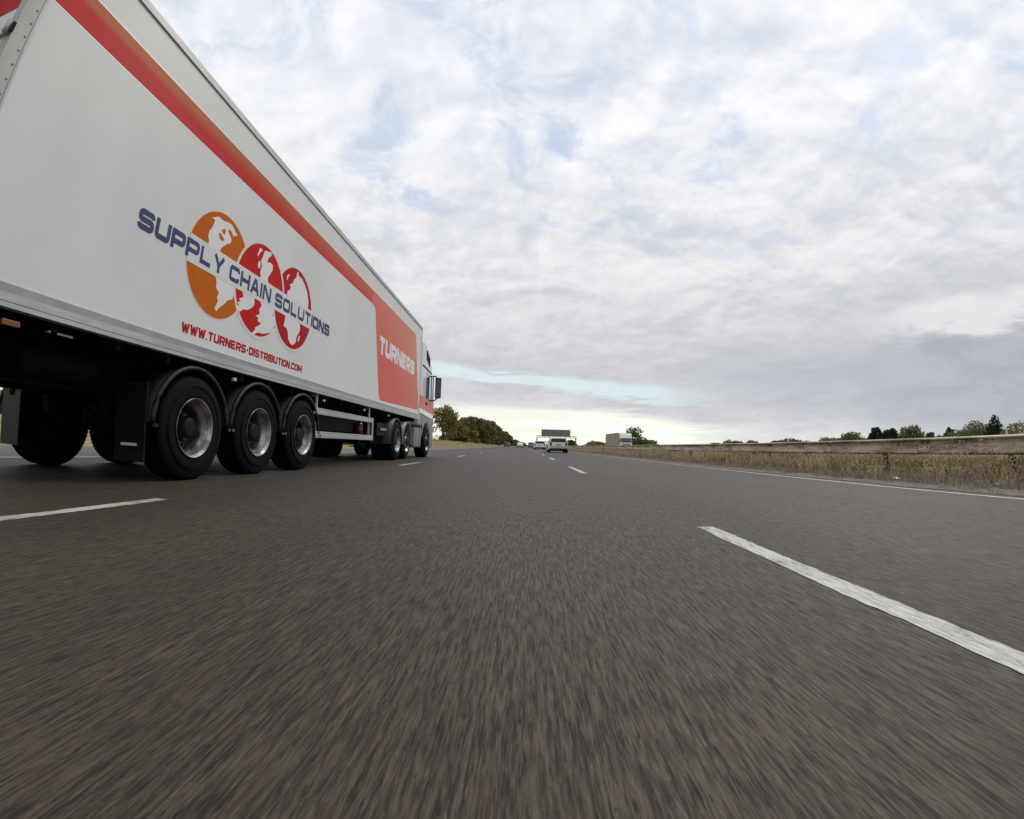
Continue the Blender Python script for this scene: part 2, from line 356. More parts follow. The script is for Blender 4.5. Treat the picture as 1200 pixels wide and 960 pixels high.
# lettering: wide square sans strokes on a unit grid (0..w, 0..1)
def arc(cx, cy, r, a0, a1, k=4): return [(cx + r*math.cos(math.radians(a0+(a1-a0)*i/k)), cy + r*math.sin(math.radians(a0+(a1-a0)*i/k))) for i in range(k+1)]
def glyphs(w, r=.20):
    e = w - r; u = 1 - r
    G = {
     'S': [arc(e, u, r, 0, 90)[0:] + arc(r, u, r, 90, 180) + arc(r, .5+r, r, 180, 270) + arc(e, .5-r, r, 90, 0) + arc(e, r, r, 0, -90) + arc(r, r, r, 270, 180)],
     'U': [[(0, 1.5)] + arc(r, r, r, 180, 270) + arc(e, r, r, 270, 360) + [(w, 1.5)]],
     'P': [[(0, -.5), (0, 1.5)], [(0, 1)] + arc(e, u, r, 90, 0) + arc(e, .36+r, r, 0, -90) + [(0, .36)]],
     'L': [[(0, 1.5), (0, 0), (w, 0)]],
     'Y': [[(0, 1.5), (w/2, .38)], [(w, 1.5), (w/2, .38)], [(w/2, .48), (w/2, -.5)]],
     'C': [[(w, .72)] + arc(e, u, r, 0, 90) + arc(r, u, r, 90, 180) + arc(r, r, r, 180, 270) + arc(e, r, r, 270, 360) + [(w, .28)]],
     'H': [[(0, 1.5), (0, -.5)], [(w, 1.5), (w, -.5)], [(0, .5), (w, .5)]],
     'A': [[(0, -.5), (w*.46, 1.5)], [(w*.54, 1.5), (w, -.5)], [(w*.16, .27), (w*.84, .27)]],
     'I': [[(0, 1.5), (0, -.5)]],
     'N': [[(0, -.5), (0, 1.5)], [(w, -.5), (w, 1.5)], [(w*.04, 1.5), (w*.96, -.5)]],
     'O': [arc(r, u, r, 180, 90) + arc(e, u, r, 90, 0) + arc(e, r, r, 0, -90) + arc(r, r, r, -90, -180) + [(0, u)]],
     'T': [[(-.02, 1), (w+.02, 1)], [(w/2, 1), (w/2, -.5)]],
     'R': [[(0, -.5), (0, 1.5)], [(0, 1)] + arc(e, u, r, 90, 0) + arc(e, .4+r, r, 0, -90) + [(0, .4)], [(w*.62, .4), (w, -.5)]],
     'E': [[(w, 1), (0, 1), (0, 0), (w, 0)], [(0, .5), (w*.92, .5)]],
     'W': [[(0, 1.5), (w*.25, -.5)], [(w*.25, -.5), (w*.5, 1.0)], [(w*.5, 1.0), (w*.75, -.5)], [(w*.75, -.5), (w, 1.5)]],
     'D': [[(0, -.5), (0, 1.5)], [(0, 1)] + arc(e, u, r, 90, 0) + arc(e, r, r, 0, -90) + [(0, 0)]],
     'B': [[(0, -.5), (0, 1.5)], [(0, 1)] + arc(e, u, r, 90, 0) + arc(e, .5+r, r, 0, -90) + [(0, .5)], [(0, .5)] + arc(e, .5-r, r, 90, 0) + arc(e, r, r, 0, -90) + [(0, 0)]],
     'M': [[(0, -.5), (0, 1.5)], [(w, 1.5), (w, -.5)], [(0, 1.5), (w*.5, .1)], [(w*.5, .1), (w, 1.5)]],
     '.': [[(0, -.5), (0, .02)]],
     '-': [[(0, .45), (w*.4, .45)]],
    }
    return G
def lettering(mb, text, y0, y1, z0, z1, x0_, thick, w=1.0, gap=.42, space=.5, m=0, shear=0.0, thin=.0012, bold_w=None):
    rr_ = min(.245, .5*thick/(1-thick)+.02); G = glyphs(w, rr_); h = z1 - z0
    wid = {c: (0 if c in 'I.' else w*.4 if c == '-' else w*1.35 if c in 'WM' else w) for c in set(text)}
    tot = sum((space if c == ' ' else wid[c] + gap) for c in text) - gap
    sy = (y1 - y0) / (tot + thick); hz = h * (1 - thick)
    cur = thick/2
    for c in text:
        if c == ' ': cur += space; continue
        gl = glyphs(w*1.35, rr_)[c] if c in 'WM' else G[c]
        for li, line in enumerate(gl):
            x = x0_ + .0002*li
            pts = []
            for q in line:
                if not pts or (abs(q[0]-pts[-1][0]) + abs(q[1]-pts[-1][1])) > 1e-4: pts.append(q)
            P3 = []
            for u, v in pts:
                zz = z0 + h*thick/2 + max(-.5*thick/(1-thick), min(1+.5*thick/(1-thick), v))*hz
                P3.append(((y0 + (cur+u)*sy + (zz-z0)*shear), zz))
            ty = thick*sy/2*1.12; tz = thick*h/2
            L, Rr = [], []
            for i, q in enumerate(P3):
                def nrm(a, b):
                    d = Vector((b[0]-a[0], b[1]-a[1])); d.normalize(); return Vector((-d.y, d.x))
                if i == 0: nn = nrm(P3[0], P3[1]); k = 1
                elif i == len(P3)-1: nn = nrm(P3[-2], P3[-1]); k = 1
                else:
                    n1_, n2_ = nrm(P3[i-1], q), nrm(q, P3[i+1]); nn = (n1_+n2_)
                    if nn.length < 1e-3: nn = n1_
                    nn.normalize(); k = min(1/max(.5, nn.dot(n1_)), 1.6)
                L.append((q[0]+nn.x*ty*k, q[1]+nn.y*tz*k)); Rr.append((q[0]-nn.x*ty*k, q[1]-nn.y*tz*k))
            n_ = len(P3); vs = [(x, a, b) for a, b in L] + [(x, a, b) for a, b in Rr] + [(x+thin, a, b) for a, b in L] + [(x+thin, a, b) for a, b in Rr]
            fs = []
            for i in range(n_-1):
                fs += [(i, i+1, n_+i+1, n_+i), (2*n_+i, 3*n_+i, 3*n_+i+1, 2*n_+i+1), (i, 2*n_+i, 2*n_+i+1, i+1), (n_+i, n_+i+1, 3*n_+i+1, 3*n_+i)]
            fs += [(0, n_, 3*n_, 2*n_), (n_-1, 3*n_-1, 4*n_-1, 2*n_-1)]
            mb.add(vs, fs, m)
        cur += wid[c] + gap
    return mb

# ============================================================ ground and road
def grid_sheet(name, x0, x1, y0, y1, z, m, nx=1, ny=1, zf=None):
    mb = MB(); vs = [(x0+(x1-x0)*i/nx, y0+(y1-y0)*j/ny, 0) for j in range(ny+1) for i in range(nx+1)]
    vs = [(a, b, z + (zf(a, b) if zf else 0)) for a, b, _ in vs]
    fs = [(j*(nx+1)+i, j*(nx+1)+i+1, (j+1)*(nx+1)+i+1, (j+1)*(nx+1)+i) for j in range(ny) for i in range(nx)]
    mb.add(vs, fs, 0); return structure(name, mb, m)
ROAD_L, ROAD_R = -10.45, 5.28
SHOULDER, LINE_L, LINE_R, LINE_E = -6.95, -2.538, 1.134, 4.86
g = grid_sheet('ground', -6000, 6000, -2000, 9000, -0.012, 'ground')
grid_sheet('road', SHOULDER-.05, ROAD_R, -60, 2500, 0.0, 'asphalt')
grid_sheet('hard_shoulder', ROAD_L, SHOULDER-.05, -60, 2500, 0.0, 'asphalt_pale')
grid_sheet('opposite_road', 10.6, 25.5, -60, 2500, -0.002, 'asphalt')
mb = MB()     # gritty strip with a ragged edge beside the right-hand line
ys = [-20 + i*.35 for i in range(520)]
vs = []
for y in ys: vs += [(ROAD_R-.14-.10*math.sin(y*3.1)*math.sin(y*.83)-rnd.random()*.05, y, .005), (6.6, y, .005)]
mb.add(vs, [(2*i, 2*i+1, 2*i+3, 2*i+2) for i in range(len(ys)-1)]); structure('soil_strip', mb, 'dirt')
# grassed bank on the nearside
prof = [(-10.40, -.004), (-11.2, .10), (-12.6, .42), (-14.5, .80), (-16.0, .88), (-19, .5), (-24, -.02)]
mb = MB(); yb = [-30+i*4 for i in range(120)] + [460, 700, 1200]
vs = []
for y in yb: vs += [(x, y, z*(1+.18*math.sin(y*.13+x)) if z > .02 else z) for x, z in prof]
k = len(prof); mb.add(vs, [(j*k+i, (j+1)*k+i, (j+1)*k+i+1, j*k+i+1) for j in range(len(yb)-1) for i in range(k-1)], smooth=True)
structure('bank', mb, 'ground')

def line_sheet(name, x, w, spans, z=.002):
    mb = MB(); r = random.Random(4)
    for a, b in spans:
        nn = 1 if a > 60 or b < -3 else max(1, int((min(b, 60)-max(a, -3))/.035))
        ys_ = [a+(b-a)*i/nn for i in range(nn+1)] if b-a < 20 else [a]+[-3+63*i/1800 for i in range(1801)]+[b]
        vs = []
        for i, y in enumerate(ys_):
            e0, e1 = r.gauss(0, .0025), r.gauss(0, .0025)
            vs += [(x-w/2+e0+.003*math.sin(y*7), y, z), (x+w/2+e1+.003*math.sin(y*5+1), y, z)]
        mb.add(vs, [(2*i, 2*i+1, 2*i+3, 2*i+2) for i in range(len(ys_)-1)])
    return structure(name, mb, 'paint')
line_sheet('broken_lane_line', LINE_L, .11, [(2.95-2.1+9*i, 2.95+9*i) for i in range(-3, 60)])
line_sheet('broken_lane_line', LINE_R, .11, [(2.93-2.9+9.0*i, 2.93+9.0*i) for i in range(-3, 60)])
line_sheet('edge_line', SHOULDER, .13, [(-60, 2000)])
line_sheet('edge_line', LINE_E, .085, [(-60, 2000)])

# ============================================================ articulated lorry in the nearside lane
XS = -3.356; XF = XS - 2.5; ZB, ZT = 1.214, 4.184; YR, YF = 1.545, 15.17
ORG = (XS-1.25, 9.0, 0.0)
lorry = tag(empty('articulated_lorry', ORG), 'huge white three axle trailer lorry with red and orange stripe and overlapping globe emblems', 'lorry')
def LP(mb, name, mats, parent=None, **kw):
    return mb.build(name, mats, parent or lorry, org=ORG, **kw)
# box
mb = MB(); mb.box(XF, XS, YR+.06, YF, ZB+.155, ZT-.06); LP(mb, 'trailer_body', 'panel', bevel=.006)
mb = MB(); mb.box(XF-.012, XS+.012, YR+.05, YF+.01, ZT-.085, ZT)
mb.box(XS+.0125, XS+.017, YR+.05, YF+.01, ZT-.088, ZT-.080)
LP(mb, 'roof_rail', 'alu', bevel=.004)
mb = MB()      # deep bottom rail in two tones, with shallow grooves
for a, b, o, m in ((ZB+.098, ZB+.157, .016, 1), (ZB+.040, ZB+.097, .026, 0), (ZB+.033, ZB+.040, .018, 1), (ZB, ZB+.033, .030, 0)):
    mb.box(XS-.05, XS+o, YR+.05, YF+.012, a, b, m); mb.box(XF+.05, XF-o, YR+.05, YF+.012, a, b, m)
LP(mb, 'side_rail', ['alu', 'alu_dark'])
mb = MB(); mb.box(XF+.05, XS-.05, YR+.1, YF-.02, ZB+.06, ZB+.154); LP(mb, 'floor', 'black')
# front bulkhead edges
mb = MB(); mb.box(XS-.06, XS+.010, YF-.05, YF+.014, ZB+.16, ZT-.09); LP(mb, 'corner_post', 'panel')
mb = MB(); mb.box(XF+.06, XF-.010, YF-.05, YF+.014, ZB+.16, ZT-.09); LP(mb, 'corner_post', 'panel')
# rear corner frame with rivets
for s_, x in ((1, XS), (-1, XF)):
    mb = MB(); mb.box(x-.08*s_, x+.014*s_, YR, YR+.15, ZB+.16, ZT-.09)
    mb.box(x+.014*s_, x+.018*s_, YR+.128, YR+.148, ZB+.16, ZT-.09, 1)
    for i in range(24):
        z = ZB+.25+i*.118
        mb.lathe([(0, .001), (0, .007), (.006, .009)], 8, 1, (x+.020*s_, YR+.105, z), -s_)
    LP(mb, 'corner_frame', ['frame_grey', 'alu_dark'])
# rear doors, hinges, locking rods
for s_, x0, x1 in ((1, XS-.085, XS-1.245), (-1, XF+.085, XF+1.245)):
    mb = MB(); mb.box(x0, x1, YR+.005, YR+.055, ZB+.12, ZT-.12); d = LP(mb, 'rear_door', 'panel', bevel=.005)
    mb = MB(); mb.box(x0-.002, x1+.002, YR+.001, YR+.0045, 3.225, 3.60); LP(mb, 'stripe', 'red', d)
    for z in (1.52, 2.26, 3.00, 3.74):
        mb = MB(); mb.box(x0-.13*s_, x0+.06*s_, YR-.022, YR+.003, z-.035, z+.035, 0); mb.tube([(x0+.055*s_, YR-.03, z-.05), (x0+.055*s_, YR-.03, z+.05)], .022, 0)
        mb.box(x0+.085*s_, x0+.10*s_, YR-.02, YR+.004, z-.04, z+.04, 1)
        LP(mb, 'hinge', ['alu', 'black'], d)
    for q in (.35, .85):
        x = x0 - q*s_
        mb = MB(); mb.tube([(x, YR-.03, ZB+.1), (x, YR-.03, ZT-.1)], .014)
        for z in (1.6, 2.4, 3.2, 3.9): mb.box(x-.035, x+.035, YR-.045, YR+.004, z-.03, z+.03)
        LP(mb, 'locking_rod', 'chrome', d)
        mb = MB(); mb.tube([(x, YR-.045, 2.05), (x-.30*s_, YR-.05, 2.03)], .013); LP(mb, 'door_handle', 'black', d)
mb = MB(); mb.box(XF+.02, XS-.02, YR-.03, YR+.10, ZB+.02, ZB+.115); LP(mb, 'rear_sill', 'alu')
# rear crossmember with lamps, underrun bar
mb = MB(); mb.box(XF+.1, XS-.1, YR+.02, YR+.12, ZB-.16, ZB-.0); LP(mb, 'lamp_board', 'black')
for x in (XS-.35, XF+.35):
    mb = MB(); mb.box(x-.2, x+.2, YR-.02, YR+.018, ZB-.14, ZB-.03); LP(mb, 'rear_lamp', 'lens_red', bevel=.01)
mb = MB(); mb.box(XF+.12, XS-.12, YR+.30, YR+.40, .60, .74)
for x in (XF+.75, XS-.75): mb.box(x-.04, x+.04, YR+.3, YR+.4, .74, ZB)
LP(mb, 'underrun_bar', 'black', bevel=.008)
# printed stripe and red panel
XP = XS + .0006
mb = MB(); mb.prism_x([(YR+.16, 3.425), (9.94, 3.448), (10.15, 3.42), (10.22, 3.37), (14.30, 3.60), (14.23, 3.752), (YR+.16, 3.735)], XS, XS+.0016)
LP(mb, 'stripe', 'stripe')
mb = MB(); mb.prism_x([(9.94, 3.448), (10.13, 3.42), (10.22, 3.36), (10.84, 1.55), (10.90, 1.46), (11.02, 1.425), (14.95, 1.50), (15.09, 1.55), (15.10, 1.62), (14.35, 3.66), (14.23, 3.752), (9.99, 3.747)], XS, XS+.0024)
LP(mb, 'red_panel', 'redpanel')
mb = MB(); mb.prism_x([(9.90, 3.43), (10.12, 3.398), (10.18, 3.35), (10.80, 1.54), (10.87, 1.435), (11.02, 1.395), (14.98, 1.47), (15.13, 1.53), (15.14, 1.62), (14.38, 3.68), (14.25, 3.772), (YR+.16, 3.752), (YR+.16, 3.409), (9.9, 3.43)][:-1], XS, XS+.0009)
LP(mb, 'stripe_border', 'logo_white')
# globe emblems: circle halves above and below the white lettering band, land shapes cut out in white
LAND = {
    'na': [(4.252, 2.76), (4.369, 2.823), (4.415, 2.815), (4.48, 2.818), (4.552, 2.837), (4.631, 2.84), (4.685, 2.816), (4.73, 2.783), (4.73, 2.743), (4.701, 2.724), (4.658, 2.752), (4.617, 2.774), (4.568, 2.746), (4.61, 2.718), (4.653, 2.69), (4.675, 2.654), (4.642, 2.608), (4.6, 2.597), (4.557, 2.555), (4.513, 2.518), (4.492, 2.478), (4.495, 2.429), (4.442, 2.428), (4.371, 2.425), (4.281, 2.421), (4.262, 2.438), (4.27, 2.496), (4.24, 2.544), (4.249, 2.603), (4.284, 2.655), (4.3, 2.706), (4.316, 2.757)],
    'na_cut1': [(4.459, 2.706), (4.514, 2.742), (4.538, 2.72), (4.524, 2.669), (4.479, 2.676)],
    'na_cut2': [(4.414, 2.642), (4.439, 2.663), (4.539, 2.618), (4.505, 2.585), (4.449, 2.593)],
    'mex': [(4.372, 2.457), (4.452, 2.469), (4.48, 2.443), (4.392, 2.421)],
    'isl1': [(4.73, 2.783), (4.765, 2.784), (4.765, 2.761), (4.735, 2.751)],
    'sa': [(4.459, 2.172), (4.494, 2.149), (4.512, 2.112), (4.509, 2.06), (4.579, 2.013), (4.554, 1.954), (4.583, 1.919), (4.533, 1.829), (4.573, 1.802), (4.62, 1.856), (4.698, 1.912), (4.76, 1.978), (4.855, 2.02), (4.875, 2.101), (4.87, 2.191), (4.903, 2.257), (4.766, 2.284)],
    'uk': [(5.431, 2.84), (5.493, 2.849), (5.588, 2.874), (5.607, 2.838), (5.531, 2.769), (5.517, 2.708), (5.595, 2.734), (5.669, 2.727), (5.681, 2.665), (5.628, 2.58), (5.582, 2.519), (5.594, 2.47), (5.694, 2.425), (5.762, 2.391), (5.46, 2.298), (5.374, 2.425), (5.406, 2.473), (5.382, 2.537), (5.404, 2.621), (5.361, 2.672), (5.394, 2.742), (5.409, 2.796)],
    'ukw': [(5.288, 2.816), (5.347, 2.83), (5.361, 2.807), (5.305, 2.756), (5.287, 2.701), (5.261, 2.72), (5.284, 2.767)],
    'ukw2': [(5.314, 2.655), (5.358, 2.657), (5.363, 2.583), (5.326, 2.555), (5.3, 2.602)],
    'ire': [(5.043, 2.17), (5.188, 2.187), (5.309, 2.178), (5.339, 2.095), (5.29, 2.037), (5.2, 1.985), (5.105, 1.967), (5.027, 1.918), (4.993, 1.93), (4.961, 1.964), (5.002, 2.001), (4.954, 2.008), (5.023, 2.049), (4.982, 2.064), (5.074, 2.109)],
    'eng': [(5.473, 2.161), (5.563, 2.168), (5.805, 2.207), (5.817, 2.152), (5.825, 2.077), (5.888, 2.044), (5.925, 1.984), (5.868, 1.912), (5.934, 1.898), (5.768, 1.828), (5.608, 1.781), (5.484, 1.771), (5.389, 1.72), (5.36, 1.695), (5.338, 1.721), (5.426, 1.8), (5.405, 1.813), (5.5, 1.867), (5.547, 1.902), (5.456, 1.907), (5.464, 1.955), (5.392, 1.964), (5.489, 2.008), (5.461, 2.056), (5.51, 2.125)],
    'engr': [(5.901, 2.096), (5.952, 2.086), (5.975, 2.016), (5.933, 1.947), (5.873, 1.884), (5.896, 1.87), (5.964, 1.935), (6.007, 2.024), (5.975, 2.096)],
    'eur': [(6.383, 2.885), (6.432, 2.885), (6.433, 2.845), (6.57, 2.832), (6.688, 2.77), (6.786, 2.688), (6.856, 2.573), (6.864, 2.473), (6.881, 2.398), (6.186, 2.377), (6.155, 2.472), (6.159, 2.525), (6.224, 2.556), (6.241, 2.614), (6.194, 2.62), (6.293, 2.685), (6.323, 2.749), (6.381, 2.801), (6.384, 2.846)],
    'ice': [(6.092, 2.723), (6.135, 2.763), (6.164, 2.758), (6.13, 2.715), (6.123, 2.671), (6.096, 2.672)],
    'afr': [(6.163, 2.185), (6.163, 2.083), (6.144, 2.013), (6.246, 2.001), (6.287, 1.949), (6.318, 1.863), (6.395, 1.811), (6.469, 1.806), (6.551, 1.86), (6.564, 1.937), (6.586, 1.974), (6.642, 2.03), (6.657, 2.098), (6.632, 2.168), (6.552, 2.18), (6.58, 2.274)],
    'mad': [(6.65, 1.988), (6.679, 1.99), (6.655, 1.914), (6.624, 1.876), (6.614, 1.927)],
}
CG = [(4.53, 2.312), (5.455, 2.312), (6.415, 2.335)]; RG = .587
def seg_circle(cy, cz, r, zcut, upper):
    pts = []
    a = math.asin(max(-1, min(1, (zcut-cz)/r)))
    a0, a1 = (a, math.pi-a) if upper else (math.pi-a, 2*math.pi+a)
    for i in range(49): t = a0+(a1-a0)*i/48; pts.append((cy+r*math.cos(t), cz+r*math.sin(t)))
    return pts
globes = []
lay = [XS + .0003]
def layer(mb, poly, m): mb.plate_x(poly, XS, m, lay[0]-XS); lay[0] += .00012
UP, LO = 2.452, 2.172
names_order = {'up': [0, 2, 1], 'lo': [0, 1, 2]}
gm = [MB() for _ in range(3)]
for i in names_order['up']:
    cy, cz = CG[i]
    if i: layer(gm[i], seg_circle(cy, cz, RG+.042, UP-.012, True), 3)
    layer(gm[i], seg_circle(cy, cz, RG+.010, UP-.006, True), 2)
    layer(gm[i], seg_circle(cy, cz, RG, UP, True), 1)
    L_ = {0: ['na', 'mex', 'isl1'], 1: ['uk', 'ukw', 'ukw2'], 2: ['eur', 'ice']}[i]
    for k_ in L_:
        P_ = [(y, max(z, UP-.01)) for y, z in LAND[k_]]; layer(gm[i], P_, 0)
    if i == 0:
        layer(gm[i], LAND['na_cut1'], 1); layer(gm[i], LAND['na_cut2'], 1)
for i in names_order['lo']:
    cy, cz = CG[i]
    if i: layer(gm[i], seg_circle(cy, cz, RG+.042, LO+.012, False), 3)
    layer(gm[i], seg_circle(cy, cz, RG+.010, LO+.006, False), 2)
    layer(gm[i], seg_circle(cy, cz, RG, LO, False), 1)
    L_ = {0: ['sa'], 1: ['ire', 'eng', 'engr'], 2: ['afr', 'mad']}[i]
    for k_ in L_:
        P_ = [(y, min(z, LO+.01)) for y, z in LAND[k_]]; layer(gm[i], P_, 0 if k_ != 'engr' else 0)
for i, m_ in enumerate(('orange', 'red', 'darkred')):
    o = LP(gm[i], 'globe_emblem', ['logo_white', m_, 'pink_edge', 'panel'], recalc=False)
    o['label'] = ['orange globe emblem showing the Americas', 'red globe emblem showing the British Isles', 'dark red globe emblem showing Europe and Africa'][i]
# lettering
mb = MB(); mb.box(XS, XS+.0040, 3.955, 7.03, LO-.006, UP+.006); LP(mb, 'lettering_band', 'panel')
XL_ = XS
mb = MB(); lettering(mb, 'SUPPLY CHAIN SOLUTIONS', 3.215, 7.765, 2.215, 2.405, XL_, .265, w=1.16, gap=.46, space=.62, thin=.0048)
o = LP(mb, 'lettering', 'navy'); o['label'] = 'navy lettering SUPPLY CHAIN SOLUTIONS'
mb = MB(); lettering(mb, 'WWW.TURNERS-DISTRIBUTION.COM', 4.03, 6.83, 1.462, 1.560, XL_, .24, w=.78, gap=.38, thin=.003)
o = LP(mb, 'lettering', 'darkred'); o['label'] = 'dark red web address lettering under the globes'
mb = MB(); lettering(mb, 'TURNERS', 10.66, 14.30, 2.49, 2.91, XL_, .30, w=.92, gap=.40, thin=.0036)
o = LP(mb, 'lettering', 'logo_white'); o['label'] = 'white lettering TURNERS on the red panel'

# chassis
mb = MB()
for x in (XS-.80, XF+.80):
    mb.box(x-.07, x+.07, YR+.1, 10.9, ZB-.40, ZB+.05); mb.box(x-.07, x+.07, 10.9, YF-.3, ZB-.14, ZB+.05)
for i in range(20): mb.box(XF+.06, XS-.06, YR+.35+i*.68, YR+.41+i*.68, ZB-.08, ZB+.055)
LP(mb, 'chassis', 'black')
WH = [4.364+1.31*i for i in range(3)]
for i, y in enumerate(WH):
    mb = MB(); mb.tube([(XF+.4, y, .52), (XS-.4, y, .52)], .075, seg=14)
    for x in (XS-.80, XF+.80):
        mb.prism_x([(y-.55, .80), (y-.50, .62), (y-.05, .45), (y+.40, .55), (y+.42, .68), (y, .60)], x-.05, x+.05)
        mb.lathe([(0, .02), (0, .14), (.26, .14), (.26, .02)], 18, 0, (0, 0, 0))  if False else mb.tube([(x, y+.36, .56), (x, y+.36, .84)], [.13, .15], seg=14)
    mb.tube([(XS-.95, y-.18, .50), (XS-1.0, y-.38, .72)], .08, seg=12)
    mb.tube([(XS-1.25, y-.30, .62), (XS-1.25, y-.12, .62)], .10, seg=12)
    LP(mb, 'axle', 'black')
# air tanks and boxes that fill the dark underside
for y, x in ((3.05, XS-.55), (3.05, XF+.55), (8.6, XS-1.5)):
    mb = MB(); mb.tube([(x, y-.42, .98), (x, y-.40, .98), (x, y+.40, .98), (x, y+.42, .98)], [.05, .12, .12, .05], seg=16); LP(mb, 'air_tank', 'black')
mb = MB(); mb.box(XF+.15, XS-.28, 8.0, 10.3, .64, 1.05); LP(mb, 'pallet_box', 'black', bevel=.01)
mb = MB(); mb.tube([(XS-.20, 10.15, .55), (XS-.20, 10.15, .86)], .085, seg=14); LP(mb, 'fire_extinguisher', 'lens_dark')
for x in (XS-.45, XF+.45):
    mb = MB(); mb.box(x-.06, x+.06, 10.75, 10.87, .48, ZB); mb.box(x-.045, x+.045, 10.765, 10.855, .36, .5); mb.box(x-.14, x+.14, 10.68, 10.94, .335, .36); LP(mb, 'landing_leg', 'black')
mb = MB(); mb.box(XS-.32, XS-.05, 11.0, 11.9, .62, .92); mb.box(XS-.06, XS-.02, 11.2, 11.7, .74, .80, 1); LP(mb, 'toolbox', ['black', 'lens_dark'])

# ---- wheels
def tyre_mesh(name, w=.375, R_o=.53, r_i=.292):
    mb = MB()
    s_ = [(.030, r_i-.02), (.010, r_i+.012), (.004, r_i+.045), (0, R_o-.16), (.002, R_o-.12), (.010, R_o-.085), (.012, R_o-.080), (.018, R_o-.045), (.034, R_o-.016), (.050, R_o-.004)]
    mb.lathe(s_, 64, 0)
    t = [(.050, R_o-.004), (.055, R_o)]
    for g_ in (.25, .42, .58, .75):
        a = g_*w; t += [(a-.009, R_o), (a-.006, R_o-.013), (a+.006, R_o-.013), (a+.009, R_o)]
    t += [(w-.055, R_o), (w-.05, R_o-.004)]
    mb.lathe(t, 64, 1)
    mb.lathe([(w-a, r) for a, r in reversed(s_)], 64, 0)
    for k_ in range(64):   # shoulder blocks
        a0 = 2*math.pi*k_/64; a1 = a0+.055
        for xx in (-.052, -(w-.052)):
            y0_, z0_ = math.cos(a0), math.sin(a0); y1_, z1_ = math.cos(a1), math.sin(a1)
            vs = [(xx+d, y_*r, z_*r) for d in (-.016, .016) for r in (R_o-.03, R_o-.005) for y_, z_ in ((y0_, z0_), (y1_, z1_))]
            mb.add(vs, [(0,1,3,2), (4,6,7,5), (0,2,6,4), (1,5,7,3), (2,3,7,6), (0,4,5,1)], 1)
    for k_ in range(3):    # moulded ring on the sidewall
        r = R_o-.10-.012*k_; mb.lathe([(.004, r), (-.0015, r-.002), (.004, r-.005)], 64, 0)
    return mb
def wheel_parts(par, kind, mirrored=False):
    sg = 1
    t = tyre_mesh('tyre', *( (.375, .53) if kind != 'drive' else (.62, .515))).build('tyre', ['rubber', 'tread'], par)
    mb = MB()
    if kind in ('dish', 'drive'):
        d = .24 if kind == 'dish' else .20
        pr = [(.030, .27), (.010, .285), (-.004, .305), (-.006, .300), (.004, .287), (.030, .280), (.050, .276), (.062, .262), (.085, .257), (.10, .240), (.15, .236), (.17, .243), (d-.03, .241)]; dp = [(d-.03, .241), (d-.01, .232), (d, .205), (d+.005, .16), (d-.002, .13)]
    elif kind == 'steer':
        pr = [(.030, .27), (.010, .285), (-.004, .303), (-.006, .298), (.006, .285), (.03, .27), (.07, .255), (.06, .22), (.02, .19), (.005, .165), (.005, .10)]; dp = None
    mb.lathe(pr, 56, 0)
    if dp: mb.lathe(dp, 56, 2)
    if kind == 'dish' or kind == 'drive':
        for k_ in range(10):     # hand holes hinted as dark pads on the disc
            a = 2*math.pi*(k_+.5)/10; mb.lathe([(d-.012, .001), (d-.012, .017), (d+.004, .018)], 10, 1, (0, .193*math.cos(a), .193*math.sin(a)))
    mb.build('rim', ['rim', 'black', 'disc'], par)
    mb = MB()
    d = {'dish': .24, 'drive': .20, 'steer': .005}[kind]
    h = {'dish': .06, 'drive': .02, 'steer': -.06}[kind]
    mb.lathe([(d+.004, .135), (d-.03, .130), (d-.05, .112), (h+.02, .105), (h+.004, .095), (h, .07), (h, .001)], 32, 0)
    for k_ in range(10):
        a = 2*math.pi*k_/10; mb.lathe([(d, .018), (d-.022, .018), (d-.024, .012), (d-.048, .011), (d-.050, .001)], 6, 1, (0, .158*math.cos(a), .158*math.sin(a)), smooth=False)
    mb.build('hub', ['hub', 'rim'], par)
    return par
def mkwheel(kind):
    w_ = empty('wheel', (0, 0, 0)); wheel_parts(w_, kind); return w_
def put_wheel(w_, x, y, z, rx, flip=False):
    w_.parent = lorry; w_.location = (x-ORG[0], y-ORG[1], z-ORG[2]); w_.rotation_euler = (rx, 0, math.pi if flip else 0)
first = {}
for kind, spots in (('dish', [(y, .53) for y in WH]), ('drive', [(12.62, .515)]), ('steer', [(16.55, .515)])):
    for y, z in spots:
        for flip in (False, True):
            w_ = mkwheel(kind) if kind not in first else copy_tree(first[kind]); first.setdefault(kind, w_)
            put_wheel(w_, XF-.0+.03 if flip else XS-.0+.02, y, z, rnd.random()*6, flip)
for flip in (False, True):   # small lifting axle ahead of the drive axle
    w_ = copy_tree(first['steer']); put_wheel(w_, XF+.05 if flip else XS-.03, 13.86, .475, 1.1, flip); w_.scale = (.9, .9, .9)
